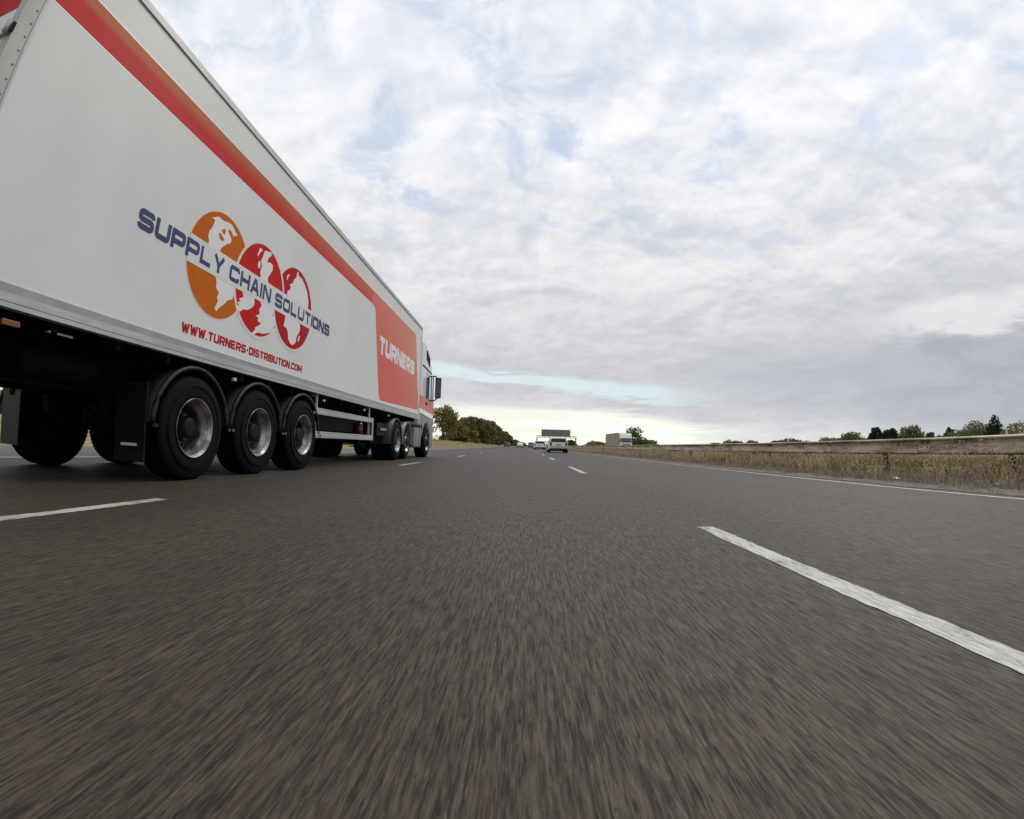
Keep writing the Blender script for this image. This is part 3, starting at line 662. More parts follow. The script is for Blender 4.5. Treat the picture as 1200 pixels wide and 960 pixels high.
# ---- trailer mudguards: rolled rubber edge, thin guard, end bolts
for i, y in enumerate(WH):
    for s_, x in ((1, XS), (-1, XF)):
        mb = MB(); a0, a1 = math.radians(2), math.radians(178)
        A = [a0+(a1-a0)*k_/28 for k_ in range(29)]
        ry, rz = .615, .60
        mb.tube([(x-.012*s_, y+ry*math.cos(a), .54+rz*math.sin(a)) for a in A], .026, 0, 8)
        vs = []
        for a in A:
            for xx in (x-.012*s_, x-.40*s_):
                for rr in (0, -.008): vs.append((xx, y+(ry+rr)*math.cos(a), .54+(rz+rr)*math.sin(a)))
        fs = []
        for k_ in range(28):
            b = k_*4
            for p0, p1 in ((0, 1), (1, 3), (3, 2), (2, 0)): fs.append((b+p0, b+p1, b+4+p1, b+4+p0))
        mb.add(vs, fs, 0, True)
        mg = LP(mb, 'mudguard', ['plastic'])
        for a in (a0, a1):
            mb = MB(); mb.lathe([(0, .001), (0, .018), (.02, .02)], 10, 0, (x+.022*s_, y+ry*math.cos(a), .535), -s_ if s_ < 0 else 1); LP(mb, 'bolt', 'rim', mg)
# mud flaps with reflective strip
for s_, x in ((1, XS), (-1, XF)):
    mb = MB(); mb.box(x-.04*s_, x-.42*s_, 3.68, 3.70, .19, .92)
    for k_ in range(9): mb.box(x-(.055+.042*k_)*s_, x-(.065+.042*k_)*s_, 3.676, 3.68, .3, .85)
    if s_ < 0: continue
    fl = LP(mb, 'mud_flap', 'black')
    mb = MB(); mb.box(x-.12*s_, x-.32*s_, 3.668, 3.6755, .335, .36); LP(mb, 'reflective_strip', 'reflect', fl)
mb = MB(); mb.lathe([(0, .001), (0, .028), (.01, .032), (.02, .032)], 16, 0, (XS+.02, 3.735, .53), 1); mb.v = [(x, 3.735+(y-3.735)*.6, .53+(z-.53)*.6) for x, y, z in mb.v]; LP(mb, 'marker_lamp', 'lens_red', bevel=0)
mb = MB(); mb.box(XF+.13, XF+.47, 3.74, 3.76, .24, .92, 0); mb.tube([(XF+.30, 3.73, .82), (XF+.30, 3.75, .82)], .045, 1, 16); LP(mb, 'mud_flap', ['grey_plastic', 'black'])
# side marker lamps
for y in (2.20, 5.12, 7.83, 9.98, 11.87):
    for s_, x in ((1, XS), (-1, XF)):
        mb = MB(); am = 'lens_amber' if y < 3 else 'lens_white'
        w_ = .075 if y < 3 else .025
        mb.box(x-.06*s_, x-.02*s_, y-w_, y+w_, ZB-.105, ZB-.065); LP(mb, 'side_lamp', am, bevel=.006)
mb = MB(); mb.box(XS-.09, XS-.06, 2.55, 2.79, ZB-.075, ZB-.06); LP(mb, 'bracket', 'alu_dark')
# side guards
for s_, x in ((1, XS), (-1, XF)):
    mb = MB(); xo, xi = x+.0*s_, x-.035*s_
    mb.box(xi, xo, 7.42, 10.50, .885, .985); mb.box(xi, xo, 7.36, 10.50, .50, .605); mb.box(xi, xo, 10.50, 10.555, .50, .985)
    for z in (.905, .965, .522, .583): mb.box(xo, xo+.003*s_, 7.43, 10.49, z-.004, z+.004, 1)
    sg_ = LP(mb, 'side_guard', ['alu', 'alu_dark'])
    for y in (7.56, 10.36):
        mb = MB(); mb.box(xi-.03*s_, xi, y-.02, y+.02, .5, ZB-.02); mb.box(xi-.2*s_, xi, y-.04, y+.04, ZB-.04, ZB); LP(mb, 'guard_post', 'alu', sg_)
# ---- tractor
mb = MB()
for x in (XS-.85, XF+.85): mb.box(x-.05, x+.05, 11.3, 16.9, .72, .98)
mb.box(XS-.9, XF+.9, 11.3, 11.42, .7, .98); mb.box(XF+.5, XS-.5, 12.2, 13.4, 1.0, 1.14)
for y in (12.62, 13.86, 16.55): mb.tube([(XF+.5, y, .5), (XS-.5, y, .5)], .09)
mb.box(XF+.45, XS-.5, 14.4, 15.3, .45, 1.05)
LP(mb, 'tractor_frame', 'black')
for y, r_g, x_ in ((12.62, .60, XS), (13.86, .56, XS), (12.62, .60, XF), (13.86, .56, XF)):
    s_ = 1 if x_ == XS else -1; mb = MB(); A = [math.radians(-8+196*k_/22) for k_ in range(23)]; vs = []
    for a in A:
        for xx in (x_+.0*s_, x_-.55*s_):
            for rr in (0, -.035): vs.append((xx, y+(r_g+rr)*math.cos(a), .51+(r_g+rr)*math.sin(a)))
    fs = []
    for k_ in range(22):
        b = k_*4
        for p0, p1 in ((0, 1), (1, 3), (3, 2), (2, 0)): fs.append((b+p0, b+p1, b+4+p1, b+4+p0))
    mb.add(vs, fs, 0, True); LP(mb, 'mudguard', 'grey_plastic' if y < 13 else 'cab_grey')
mb = MB(); mb.box(XS-.02, XS-.62, 14.72, 15.78, .34, .95); LP(mb, 'fuel_tank', 'cab_grey', bevel=.05)
mb = MB(); mb.box(XF+.02, XF+.62, 14.72, 15.78, .34, .95); LP(mb, 'fuel_tank', 'cab_grey', bevel=.05)
for y in (15.0, 15.5):
    mb = MB(); mb.box(XS-.03, XS-.008, y-.02, y+.02, .33, .96); LP(mb, 'tank_strap', 'alu_dark')
# cab shell
XC = XS + .0
roof = [(15.42, 3.80), (15.75, 3.86), (16.2, 3.80), (16.65, 3.60), (17.05, 3.30), (17.32, 2.98)]
arch = [(16.55+.62*math.cos(math.radians(a)), .52+.64*math.sin(math.radians(a))) for a in range(0, 181, 12)]
prof_c = roof + [(17.62, 2.05), (17.74, 1.90), (17.80, 1.3), (17.80, .30), (17.18, .30)] + arch[1:-1] + [(15.93, .52), (15.93, 1.05), (15.42, 1.05)]
mb = MB(); mb.prism_x(prof_c, XC-.02, XF+.02); cab = LP(mb, 'cab', 'cab_white', bevel=.07)
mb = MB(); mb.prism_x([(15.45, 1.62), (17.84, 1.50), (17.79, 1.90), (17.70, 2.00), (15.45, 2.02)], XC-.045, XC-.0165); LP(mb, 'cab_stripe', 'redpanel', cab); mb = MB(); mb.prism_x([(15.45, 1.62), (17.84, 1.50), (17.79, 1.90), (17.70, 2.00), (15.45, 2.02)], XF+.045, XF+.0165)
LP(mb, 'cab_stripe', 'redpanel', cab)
mb = MB(); low = [(15.94, 1.06), (15.94, .9)] + [(16.55+.66*math.cos(math.radians(a)), .52+.68*math.sin(math.radians(a))) for a in range(150, -1, -12)] + [(17.22, .33), (17.74, .33), (17.74, 1.30), (15.5, 1.40), (15.5, 1.07)]
for a_, b_ in ((XC-.05, XC-.014), (XF+.05, XF+.014)):
    mb = MB(); mb.prism_x(low, a_, b_); LP(mb, 'lower_skirt', 'cab_grey', cab)
mb = MB(); mb.prism_x([(15.5, 1.415), (17.79, 1.315), (17.79, 1.335), (15.5, 1.445)], XC-.04, XC-.010); LP(mb, 'door_seam', 'black', cab)
for a_, b_ in ((XC-.06, XC-.012), (XF+.06, XF+.012)):
    mb = MB(); mb.prism_x([(16.28, 2.02), (17.50, 1.90), (17.48, 2.05), (17.24, 2.88), (16.30, 2.95)], a_, b_); LP(mb, 'door_window', 'glass_sky', cab, bevel=.01)
    mb = MB(); mb.prism_x([(16.15, 3.32), (16.78, 3.12), (16.80, 3.42), (16.30, 3.62), (16.10, 3.62)], a_, b_); LP(mb, 'side_fin', 'black', cab, bevel=.01)
    mb = MB(); mb.prism_x([(15.6, 3.0), (17.2, 2.94), (17.2, 2.98), (15.6, 3.06)], a_, b_); LP(mb, 'roof_seam', 'black', cab)
    mb = MB(); mb.box(a_, b_+(.02 if a_ > b_ or a_ == XC-.06 else -.02), 16.35, 16.50, 1.78, 1.86); LP(mb, 'door_handle', 'black', cab)
mb = MB(); mb.prism_x([(17.335, 2.98), (17.345, 2.98), (17.65, 2.06), (17.635, 2.05)], XC-.15, XF+.15); LP(mb, 'windscreen', 'glass', cab)
mb = MB()
for k_ in range(6): mb.box(XF+.35, XS-.35, 17.79, 17.82, .75+.18*k_, .87+.18*k_)
LP(mb, 'grille', 'black', cab)
for x in (XS-.35, XF+.35):
    mb = MB(); mb.box(x-.2, x+.2, 17.785, 17.83, .42, .62); LP(mb, 'headlight', 'lens_white', cab, bevel=.02)
mb = MB(); mb.box(XS-.10, XF+.10, 15.30, 15.40, 1.5, 3.7); LP(mb, 'rear_wall', 'cab_grey', cab)
for s_, x in ((1, XS), (-1, XF)):
    mb = MB(); mb.box(x+.10*s_, x+.31*s_, 17.28, 17.40, 2.10, 2.84); mm = LP(mb, 'wing_mirror', 'black', cab, bevel=.03)
    mb = MB(); mb.box(x+.12*s_, x+.32*s_, 17.274, 17.279, 2.28, 2.78); mb.box(x+.12*s_, x+.32*s_, 17.274, 17.279, 2.13, 2.26); LP(mb, 'mirror_glass', 'glass', mm)
    mb = MB(); mb.tube([(x-.06*s_, 17.2, 2.86), (x+.10*s_, 17.33, 2.90), (x+.2*s_, 17.34, 2.80)], .022); mb.tube([(x-.06*s_, 17.4, 2.0), (x+.08*s_, 17.36, 2.02), (x+.2*s_, 17.34, 2.12)], .022)
    mb.tube([(x+.02*s_, 17.30, 2.88), (x+.02*s_, 17.38, 1.95)], .016); LP(mb, 'mirror_arm', 'black', mm)

# ============================================================ cars ahead
def make_car(paint, kind, label, loc, group):
    W2 = .88; HT = {'hatch': 1.46, 'saloon': 1.42, 'estate': 1.52}[kind]; Ln = 4.25
    P_ = {'hatch': [(.03, .30), (0, .42), (0, .62), (.05, .86), (.09, .98), (.34, 1.36), (.44, 1.425), (1.3, HT), (1.9, 1.44), (2.35, 1.34), (3.0, .98), (3.9, .82), (4.18, .62), (4.25, .40), (4.2, .26)],
          'saloon': [(.03, .30), (0, .42), (0, .66), (.06, .94), (.55, 1.00), (1.15, 1.34), (1.5, HT), (2.0, 1.41), (2.45, 1.31), (3.05, .98), (3.95, .82), (4.2, .62), (4.25, .40), (4.2, .26)],
          'estate': [(.03, .30), (0, .42), (0, .66), (.03, .98), (.18, 1.40), (.28, 1.48), (1.3, HT), (1.95, 1.49), (2.4, 1.38), (3.0, 1.0), (3.9, .86), (4.2, .64), (4.25, .40), (4.2, .26)]}[kind]
    def archp(yc): return [(yc+.36*math.cos(math.radians(a)), .30+.36*math.sin(math.radians(a))) for a in range(0, 181, 20)]
    prof_ = P_ + [(3.75, .22)] + archp(3.38)[0:] + [(2.9, .2), (1.25, .2)] + archp(.80) + [(.35, .24)]
    prof_ = P_ + [(3.76, .24)] + [q for q in archp(3.38)] + [(3.0, .2), (1.2, .2)] + [q for q in archp(.80)] + [(.40, .25)]
    root = tag(empty('car', loc), label, 'car', group)
    def tap(x, y, z):
        k_ = 1 - .25*max(0, min(1, (z-.92)/.55)) - .05*max(0, (.55-z))
        k_ *= 1 - .10*max(0, 1-y/.35)**2*(1 if y < .35 else 0) - .16*max(0, (y-3.4)/.85)**2
        return (x*k_, y, z)
    def seg(mb, name, mats, par=root, bevel=0):
        mb.v = [tap(*q) for q in mb.v]; return mb.build(name, mats, par, bevel=bevel)
    mb = MB(); ysn = 1
    mb.prism_x(prof_, -W2, W2); body = seg(mb, 'body', paint, bevel=.035)
    for s_ in (-1, 1):
        xx = s_*W2
        top = HT-.07
        if kind == 'saloon': win = [(.95, 1.02), (1.3, 1.30), (1.6, top), (2.05, top-.02), (2.40, 1.24), (2.75, 1.0)]
        else: win = [(.28, 1.02), (.48, 1.32), (.60, top-.01), (1.9, top-.01), (2.3, 1.27), (2.75, 1.0)]
        mb = MB(); mb.prism_x(win, xx-.03*s_, xx+.010*s_); seg(mb, 'side_window', 'car_glass')
        mb = MB(); mb.box(xx-.05*s_, xx-.22*s_, 0, .10, .66, .98); mb.v = [(x, y-.018+.10*max(0, z-.86), z) for x, y, z in mb.v]; seg(mb, 'tail_light', 'lens_dark', bevel=.01)
        mb = MB(); mb.box(xx+.01*s_, xx+.19*s_, 2.58, 2.68, .98, 1.10); mb.build('wing_mirror', paint, root, bevel=.02)
        for y in (.80, 3.38):
            wl = empty('wheel', (xx-.02*s_, y, .31), 0 if s_ > 0 else math.pi, root)
            m2 = MB(); m2.lathe([(.02, .20), (.0, .22), (0, .28), (.02, .31), (.18, .31), (.2, .28), (.2, .2)], 24); m2.build('tyre', 'rubber', wl)
            m2 = MB(); m2.lathe([(.01, .205), (.02, .19), (.03, .17), (.02, .06), (.02, .001)], 24)
            for k_ in range(5):
                a = k_*2*math.pi/5; m2.tube([(-.018, .05*math.cos(a), .05*math.sin(a)), (-.012, .19*math.cos(a), .19*math.sin(a))], .022, 0, 6)
            m2.build('rim', 'rim', wl)
    rw = {'hatch': [(.105, 1.01), (.335, 1.345)], 'saloon': [(.62, 1.03), (1.12, 1.315)], 'estate': [(.05, 1.03), (.175, 1.385)]}[kind]
    (ya, za), (yb_, zb_) = rw
    mb = MB(); mb.add([(-.66, ya-.012, za), (.66, ya-.012, za), (.58, yb_-.012, zb_), (-.58, yb_-.012, zb_), (-.66, ya+.03, za), (.66, ya+.03, za), (.58, yb_+.03, zb_), (-.58, yb_+.03, zb_)],
        [(0,1,2,3), (4,7,6,5), (0,4,5,1), (1,5,6,2), (2,6,7,3), (3,7,4,0)]); mb.build('rear_window', 'car_glass', root)
    mb = MB(); mb.box(-.26, .26, -.012, .002, .70, .81); mb.build('number_plate', 'plate', root)
    mb = MB(); mb.box(-.72, .72, -.012, .10, .27, .42); mb.build('bumper', 'plastic', root, bevel=.02)
    mb = MB(); mb.box(-.70, .70, .1, 4.1, .17, .26); mb.build('underbody', 'black', root)
    mb = MB(); mb.add([(-.62, 2.36, 1.345), (.62, 2.36, 1.345), (.72, 2.98, 1.0), (-.72, 2.98, 1.0)], [(0, 1, 2, 3)]); mb.v = [(x, y+.01, z+.012) for x, y, z in mb.v]; mb.build('windscreen', 'car_glass', root)
    return root
CG_ = 'cars ahead on the motorway'
make_car('silver', 'hatch', 'silver hatchback in the right lane, largest of the cars ahead', (2.80, 39.5, 0), CG_).scale = (.95, 1, .86)
make_car('white_paint', 'estate', 'white estate car just ahead of the silver hatchback', (2.35, 72, 0), CG_).scale = (1, 1, .88)
make_car('white_paint', 'saloon', 'small white saloon far ahead in the middle lane', (-1.10, 138, 0), CG_)
make_car('dark_paint', 'estate', 'distant dark car far ahead in the left lane beside the hedge', (-5.3, 150, 0), CG_)
make_car('grey_paint', 'estate', 'distant grey car between the two white cars ahead', (1.9, 128, 0), CG_)

# ============================================================ lorry on the opposite carriageway
def oncoming(loc):
    root = tag(empty('box_lorry', loc), 'oncoming lorry with white cab and beige curtain sided trailer beyond the crash barrier', 'lorry')
    HW = 1.26     # front towards -y at y=0
    mb = MB(); mb.box(-HW, HW, 2.9, 16.5, 1.15, 4.0); mb.build('trailer_body', 'curtain', root, bevel=.03)
    mb = MB()
    for s_ in (-1, 1):
        mb.box(s_*HW, s_*(HW+.03), 2.88, 16.52, 3.86, 4.02); mb.box(s_*HW, s_*(HW+.03), 2.88, 16.52, 1.12, 1.26)
        for y in (2.9, 16.3): mb.box(s_*HW, s_*(HW+.035), y, y+.2, 1.26, 3.86)
    mb.box(-HW-.03, HW+.03, 2.86, 2.9, 3.86, 4.02); mb.build('trailer_frame', 'gantry', root)
    for s_ in (-1, 1):
        mb = MB()
        for k_ in range(24): mb.box(s_*(HW-.01), s_*(HW+.012), 3.3+k_*.55, 3.34+k_*.55, 1.26, 3.86)
        mb.build('curtain_strap', 'alu_dark', root)
    P_ = [(0.0, .35), (-.03, 1.2), (.02, 1.7), (.10, 2.75), (.35, 3.05), (.75, 3.55), (1.3, 3.92), (2.2, 3.95), (2.2, .9), (1.6, .9), (1.3, .35)]
    mb = MB(); mb.prism_x(P_, -1.22, 1.22); cab_ = mb.build('cab', 'cab_white', root, bevel=.08)
    mb = MB(); mb.add([(-1.1, .005, 1.82), (1.1, .005, 1.82), (1.04, .075, 2.62), (-1.04, .075, 2.62), (-1.1, .06, 1.82), (1.1, .06, 1.82), (1.04, .13, 2.62), (-1.04, .13, 2.62)], [(0,1,2,3), (4,7,6,5), (0,4,5,1), (1,5,6,2), (2,6,7,3), (3,7,4,0)]); mb.build('windscreen', 'glass', cab_)
    mb = MB(); mb.prism_x([(-.02, 2.66), (.09, 2.78), (-.12, 2.72)], -1.15, 1.15); mb.build('sun_visor', 'black', cab_)
    mb = MB()
    for k_ in range(5): mb.box(-.8, .8, -.045, -.02, .78+.15*k_, .87+.15*k_)
    mb.build('grille', 'black', cab_)
    for s_ in (-1, 1):
        mb = MB(); mb.box(s_*.72, s_*1.12, -.035, .02, .50, .68); mb.build('headlight', 'lens_white', cab_, bevel=.02)
        mb = MB(); mb.prism_x([(.45, 1.75), (1.35, 1.78), (1.35, 2.6), (.35, 2.62)], s_*1.20, s_*1.235); mb.build('side_window', 'glass', cab_)
        mb = MB(); mb.box(s_*1.30, s_*1.50, -.02, .10, 1.85, 2.62); mb.tube([(s_*1.18, .1, 2.6), (s_*1.4, .05, 2.58)], .03); mb.build('wing_mirror', 'black', cab_, bevel=.02)
        for y in (.95, 4.2, 11.8, 13.1, 14.4):
            wl = empty('wheel', (s_*1.24, y, .5), 0 if s_ > 0 else math.pi, root)
            m2 = MB(); m2.lathe([(.03, .29), (0, .33), (0, .42), (.04, .5), (.32, .5), (.34, .3)], 28); m2.build('tyre', 'rubber', wl)
            m2 = MB(); m2.lathe([(0, .3), (.03, .28), (.08, .2), (.05, .1), (.02, .001)], 24); m2.build('rim', 'rim', wl)
    mb = MB(); mb.box(-.5, .5, 1.0, 16.3, .75, 1.15); mb.build('chassis', 'black', root)
    return root
hg = oncoming((22.0, 104.0, 0)); hg.rotation_euler.z = math.radians(1.5); hg.scale = (1.04, 1, .96)

# ============================================================ gantry over the opposite carriageway
gy = 264.0
ga = tag(empty('sign_gantry', (17.6, gy, 0)), 'steel gantry over the motorway carrying a wide grey green sign seen from behind', 'gantry')
mb = MB()
for zz in (5.35, 6.35):
    for yy in (-.5, .5): mb.tube([(-10.9, yy, zz), (10.6, yy, zz)], .11, seg=6)
for k_ in range(16):
    x = -10.9+k_*1.43
    for yy in (-.5, .5): mb.tube([(x, yy, 5.35 if k_ % 2 else 6.35), (min(10.6, x+1.43), yy, 6.35 if k_ % 2 else 5.35)], .07, seg=5); mb.tube([(x, yy, 5.35), (x, yy, 6.35)], .06, seg=5)
mb.build('beam', 'gantry', ga)
for x in (-10.7, 10.4):
    mb = MB(); mb.box(x-.30, x+.30, -.45, .45, 0, 5.4); mb.box(x-.5, x+.5, -.7, .7, -.05, .35); mb.build('leg', 'gantry', ga, bevel=.03)
mb = MB(); mb.box(-8.3, 7.3, -.62, -.54, 5.95, 9.75); 
sp = mb.build('sign_panel', 'sign_back', ga)
mb = MB()
for k_ in range(12): x = -8.0+k_*1.36; mb.box(x-.07, x+.07, -.80, -.622, 5.9, 9.7)
for z in (6.3, 8.0, 9.5): mb.box(-8.3, 7.3, -.70, -.621, z-.06, z+.06)
mb.build('stiffener', 'gantry', sp)

# ============================================================ crash barrier on the central reserve
BX = 7.62
cb = tag(empty('crash_barrier', (BX, 0, 0)), 'long stained steel crash barrier along the central reserve', 'crash barrier')
pf = [(.02, .718), (-.055, .712), (-.085, .698), (-.088, .680), (-.035, .664), (-.012, .650), (-.010, .600), (-.040, .520), (-.082, .462), (-.085, .438), (-.060, .424), (.0, .405), (.015, .42)]
ys = [-8+i*.8 for i in range(140)] + [104+i*8 for i in range(160)]
wob = lambda y: .012*math.sin(y*.55)+.008*math.sin(y*1.7)
for s_ in (-1, 1):
    mb = MB(); P_ = [(-.09*1+x, z) for x, z in pf]; back = [(x+.008, z) for x, z in P_][::-1]
    full = P_ + back
    mb.sweep_y([(x*(1 if s_ < 0 else -1), z) for x, z in full], ys, 0, wob, closed=True, smooth=False)
    b_ = mb.build('beam', 'galv', cb)
    if s_ < 0:     # overlapped splice ends, one each 3.2 m
        mb = MB()
        sp_ = [(x-.006, z) for x, z in P_]; mb.sweep_y(sp_+[(x+.002, z) for x, z in P_][::-1], [0, .02, .3], 0, None, closed=True)
        for z in (.62, .545):
            for dy in (.07, .22): mb.lathe([(-.018, .001), (-.016, .014), (.0, .016)], 8, 1, (-.12, dy, z), 1)
        sp0 = mb.build('splice', ['galv', 'post'], b_)
        for k_ in range(60):
            q = sp0 if k_ == 0 else sp0.copy()
            if k_: COL.objects.link(q); q.parent = b_
            q.location = (wob(1.1+3.2*k_), 1.1+3.2*k_, 0)
pm = MB(); pm.box(-.055, .055, -.03, .03, -.02, .66); pm.box(-.085, -.055, -.03, .03, .5, .64); pm.box(.055, .085, -.03, .03, .5, .64)
p0_ = pm.build('post', 'post', cb)
for k_ in range(100):
    q = p0_ if k_ == 0 else p0_.copy()
    if k_: COL.objects.link(q); q.parent = cb
    q.location = (wob(3.2*k_+2.55), -.65+3.2*k_, 0)
# slim pale marker post beyond the barrier, and two scraps of litter
mb = MB(); mb.box(-.028, .028, -.02, .02, 0, .98); mb.prism_x([(-.02, .98), (.02, .98), (.015, 1.02)], -.028, .028)
mp = empty('marker_post', (11.9, 9.15, 0)); mb.build('shaft', 'alu', mp); tag(mp, 'slim pale marker post standing beyond the crash barrier at the right', 'marker post')
mb = MB(); mb.box(-.026, .026, -.024, -.0205, .80, .92); mb.build('reflector', 'reflect', mp)
def scrap(name, x, y, w, d, h, label, cat):
    mb = MB(); nn = 7; vs = [(w*(i/nn-.5), d*(j/nn-.5), .012+h*abs(math.sin(i*2.1+j*1.3))*rnd.random()) for j in range(nn+1) for i in range(nn+1)]
    mb.add(vs, [(j*(nn+1)+i, j*(nn+1)+i+1, (j+1)*(nn+1)+i+1, (j+1)*(nn+1)+i) for j in range(nn) for i in range(nn)])
    o = mb.build(name, 'reflect'); o.location = (x, y, .01); m_ = o.modifiers.new('s', 'SOLIDIFY'); m_.thickness = .004; tag(o, label, cat, 'litter on the verge')
scrap('paper_scrap', 6.1, 6.9, .12, .2, .03, 'crumpled white paper scrap in the soil below the barrier, farther one', 'litter')
scrap('plastic_bag', 6.4, 5.05, .2, .12, .025, 'flattened white plastic bag on the soil near the barrier post', 'litter')

# ============================================================ trees and hedges
def leaf_mesh(name, pts, size, m, parent, flat=.0, seed=0):
    r = np.random.default_rng(seed); n_ = len(pts)
    a = r.normal(size=(n_, 3)); a /= np.linalg.norm(a, axis=1)[:, None]
    b = np.cross(a, r.normal(size=(n_, 3))); b /= np.linalg.norm(b, axis=1)[:, None]
    s_ = size*(.5+r.random(n_))[:, None]
    v = np.stack([pts-a*s_, pts+b*s_*.55, pts+a*s_, pts-b*s_*.55], 1).reshape(-1, 3)
    me = bpy.data.meshes.new(name); me.vertices.add(n_*4); me.vertices.foreach_set('co', v.ravel())
    me.loops.add(n_*4); me.loops.foreach_set('vertex_index', np.arange(n_*4)); me.polygons.add(n_)
    me.polygons.foreach_set('loop_start', np.arange(n_)*4); me.polygons.foreach_set('loop_total', np.full(n_, 4)); me.update(); me.validate()
    me.materials.append(MT[m]); o = bpy.data.objects.new(name, me); COL.objects.link(o); o.parent = parent; return o
def tree(name, label, cat, x, y, h, w, m, kind='round', n_=2600, size=.16, base=.25, seed=1, group=None, nc=26):
    r = np.random.default_rng(seed); rr = random.Random(seed)
    root = tag(empty(name, (x, y, 0)), label, cat, group)
    cs = []
    if kind == 'conifer':
        for k_ in range(nc):
            t = (k_+.5)/nc; z = h*(base+(1-base)*t); rad = w/2*(1-t)**.5; a = k_*2.4
            cs.append((rad*.62*math.cos(a), rad*.62*math.sin(a), z, max(.25, rad*.55), max(.3, h*.075)))
    else:
        for k_ in range(nc):
            u = rr.random(); a = rr.random()*2*math.pi; t = rr.random()
            zz = base+(1-base)*(.10+.82*t); env = math.sin(math.pi*min(1, max(0.12, (zz-base)/(1-base)*.86+.12)))**.6
            if kind == 'bush': env = max(.35, 1-((zz-base)/(1-base))**2.2)
            rad = w/2*env*(.35+.62*u**.5)
            s_ = w*(.11+.09*rr.random())
            cs.append((rad*math.cos(a), rad*math.sin(a), h*zz, s_, s_*.8))
    P_ = []
    for c in cs:
        k_ = max(20, int(n_*(c[3]**2)/sum(q[3]**2 for q in cs)))
        d = r.normal(size=(k_, 3)); d /= np.linalg.norm(d, axis=1)[:, None]
        d *= (.55+.5*r.random(k_)**.7)[:, None]
        q = np.array(c[:3]) + d*np.array([c[3], c[3], c[4]]); P_.append(q)
    P_ = np.concatenate(P_); P_[:, 2] *= h/np.percentile(P_[:, 2], 99.6); P_[:, :2] *= (w/2)/np.percentile(np.abs(P_[:, 0]), 97.5); P_ = P_[P_[:, 2] > .05]
    leaf_mesh('crown', P_, size, m, root, seed=seed)
    mb = MB(); tr = max(.06, h*.022)
    mb.tube([(0, 0, -.1), (tr*.6, 0, h*.2), (-tr*.5, tr*.4, h*.5), (0, 0, h*.86)], [tr*1.25, tr, tr*.65, tr*.15], seg=8)
    if kind != 'conifer':
        for c in rr.sample(cs, min(len(cs), 12)):
            z0 = h*(base*.6+.18*rr.random()); mb.tube([(0, 0, z0), (c[0]*.5, c[1]*.5, (z0+c[2])/2+h*.02), (c[0], c[1], c[2])], [tr*.5, tr*.32, tr*.1], seg=5)
    mb.build('trunk', 'bark', root)
    return root
# nearside: one autumn tree, then bushes running down into the distance
tree('autumn_tree', 'rust tinged open crowned tree just beyond the cab of the white lorry', 'tree', -16.4, 97, 8.0, 6.2, 'leaf_rust', 'round', 3900, .20, .33, 5, None, 44)
GH = 'bushes along the nearside verge'
hb = [(-17.0, 118, 6.4, 6.5, 'leaf_olive', 'olive bush with pale tips, first beyond the autumn tree'), (-16.8, 141, 8.2, 8.0, 'leaf_olive', 'broad olive green bush, second beyond the autumn tree'),
      (-17.0, 166, 9.6, 9.0, 'leaf_dark', 'dark green bush in the middle of the nearside row'), (-17.4, 200, 11.0, 11, 'leaf_olive', 'tall olive tree at the crest of the nearside row'),
      (-17.2, 240, 12.0, 13, 'leaf_dark', 'tall dark tree just past the crest of the nearside row'), (-17.0, 290, 11.5, 14, 'leaf_dark', 'dark tree where the nearside row starts to drop'),
      (-16.6, 350, 10.5, 15, 'leaf_dark', 'distant dark tree low in the nearside row'), (-16, 430, 9.0, 16, 'leaf_dark', 'very distant dark tree near the end of the nearside row'), (-14, 560, 7.0, 18, 'leaf_dark', 'farthest dark bush where the nearside row meets the road')]
for i, (x, y, h, w, m, lb) in enumerate(hb):
    tree('bush' if h < 7 else 'hedgerow_tree', lb, 'bush' if h < 7 else 'tree', x, y, h, w, m, 'bush', 6000, .24+y*.0010, .02, 20+i, GH, 30)
tree('bush', 'low brown green bush under the autumn tree', 'bush', -15.2, 80, 1.9, 4.5, 'leaf_rust', 'bush', 900, .10, .05, 41, None, 14)
# hedge seen beneath the trailer
for i, (x, y) in enumerate([(-24, 3), (-24, 9), (-24.5, 15.5), (-24, 22)]):
    tree('hedge_bush', ['low hedge bush on the nearside bank behind the trailer tail', 'low hedge bush on the nearside bank seen past the rear mud flap', 'low hedge bush on the nearside bank beyond the trailer wheels', 'low hedge bush on the nearside bank farthest along behind the trailer'][i],
         'bush', x, y, 2.1+.3*(i % 2), 6.6, 'leaf_olive', 'bush', 1500, .12, .05, 60+i, 'hedge bushes behind the trailer', 18)
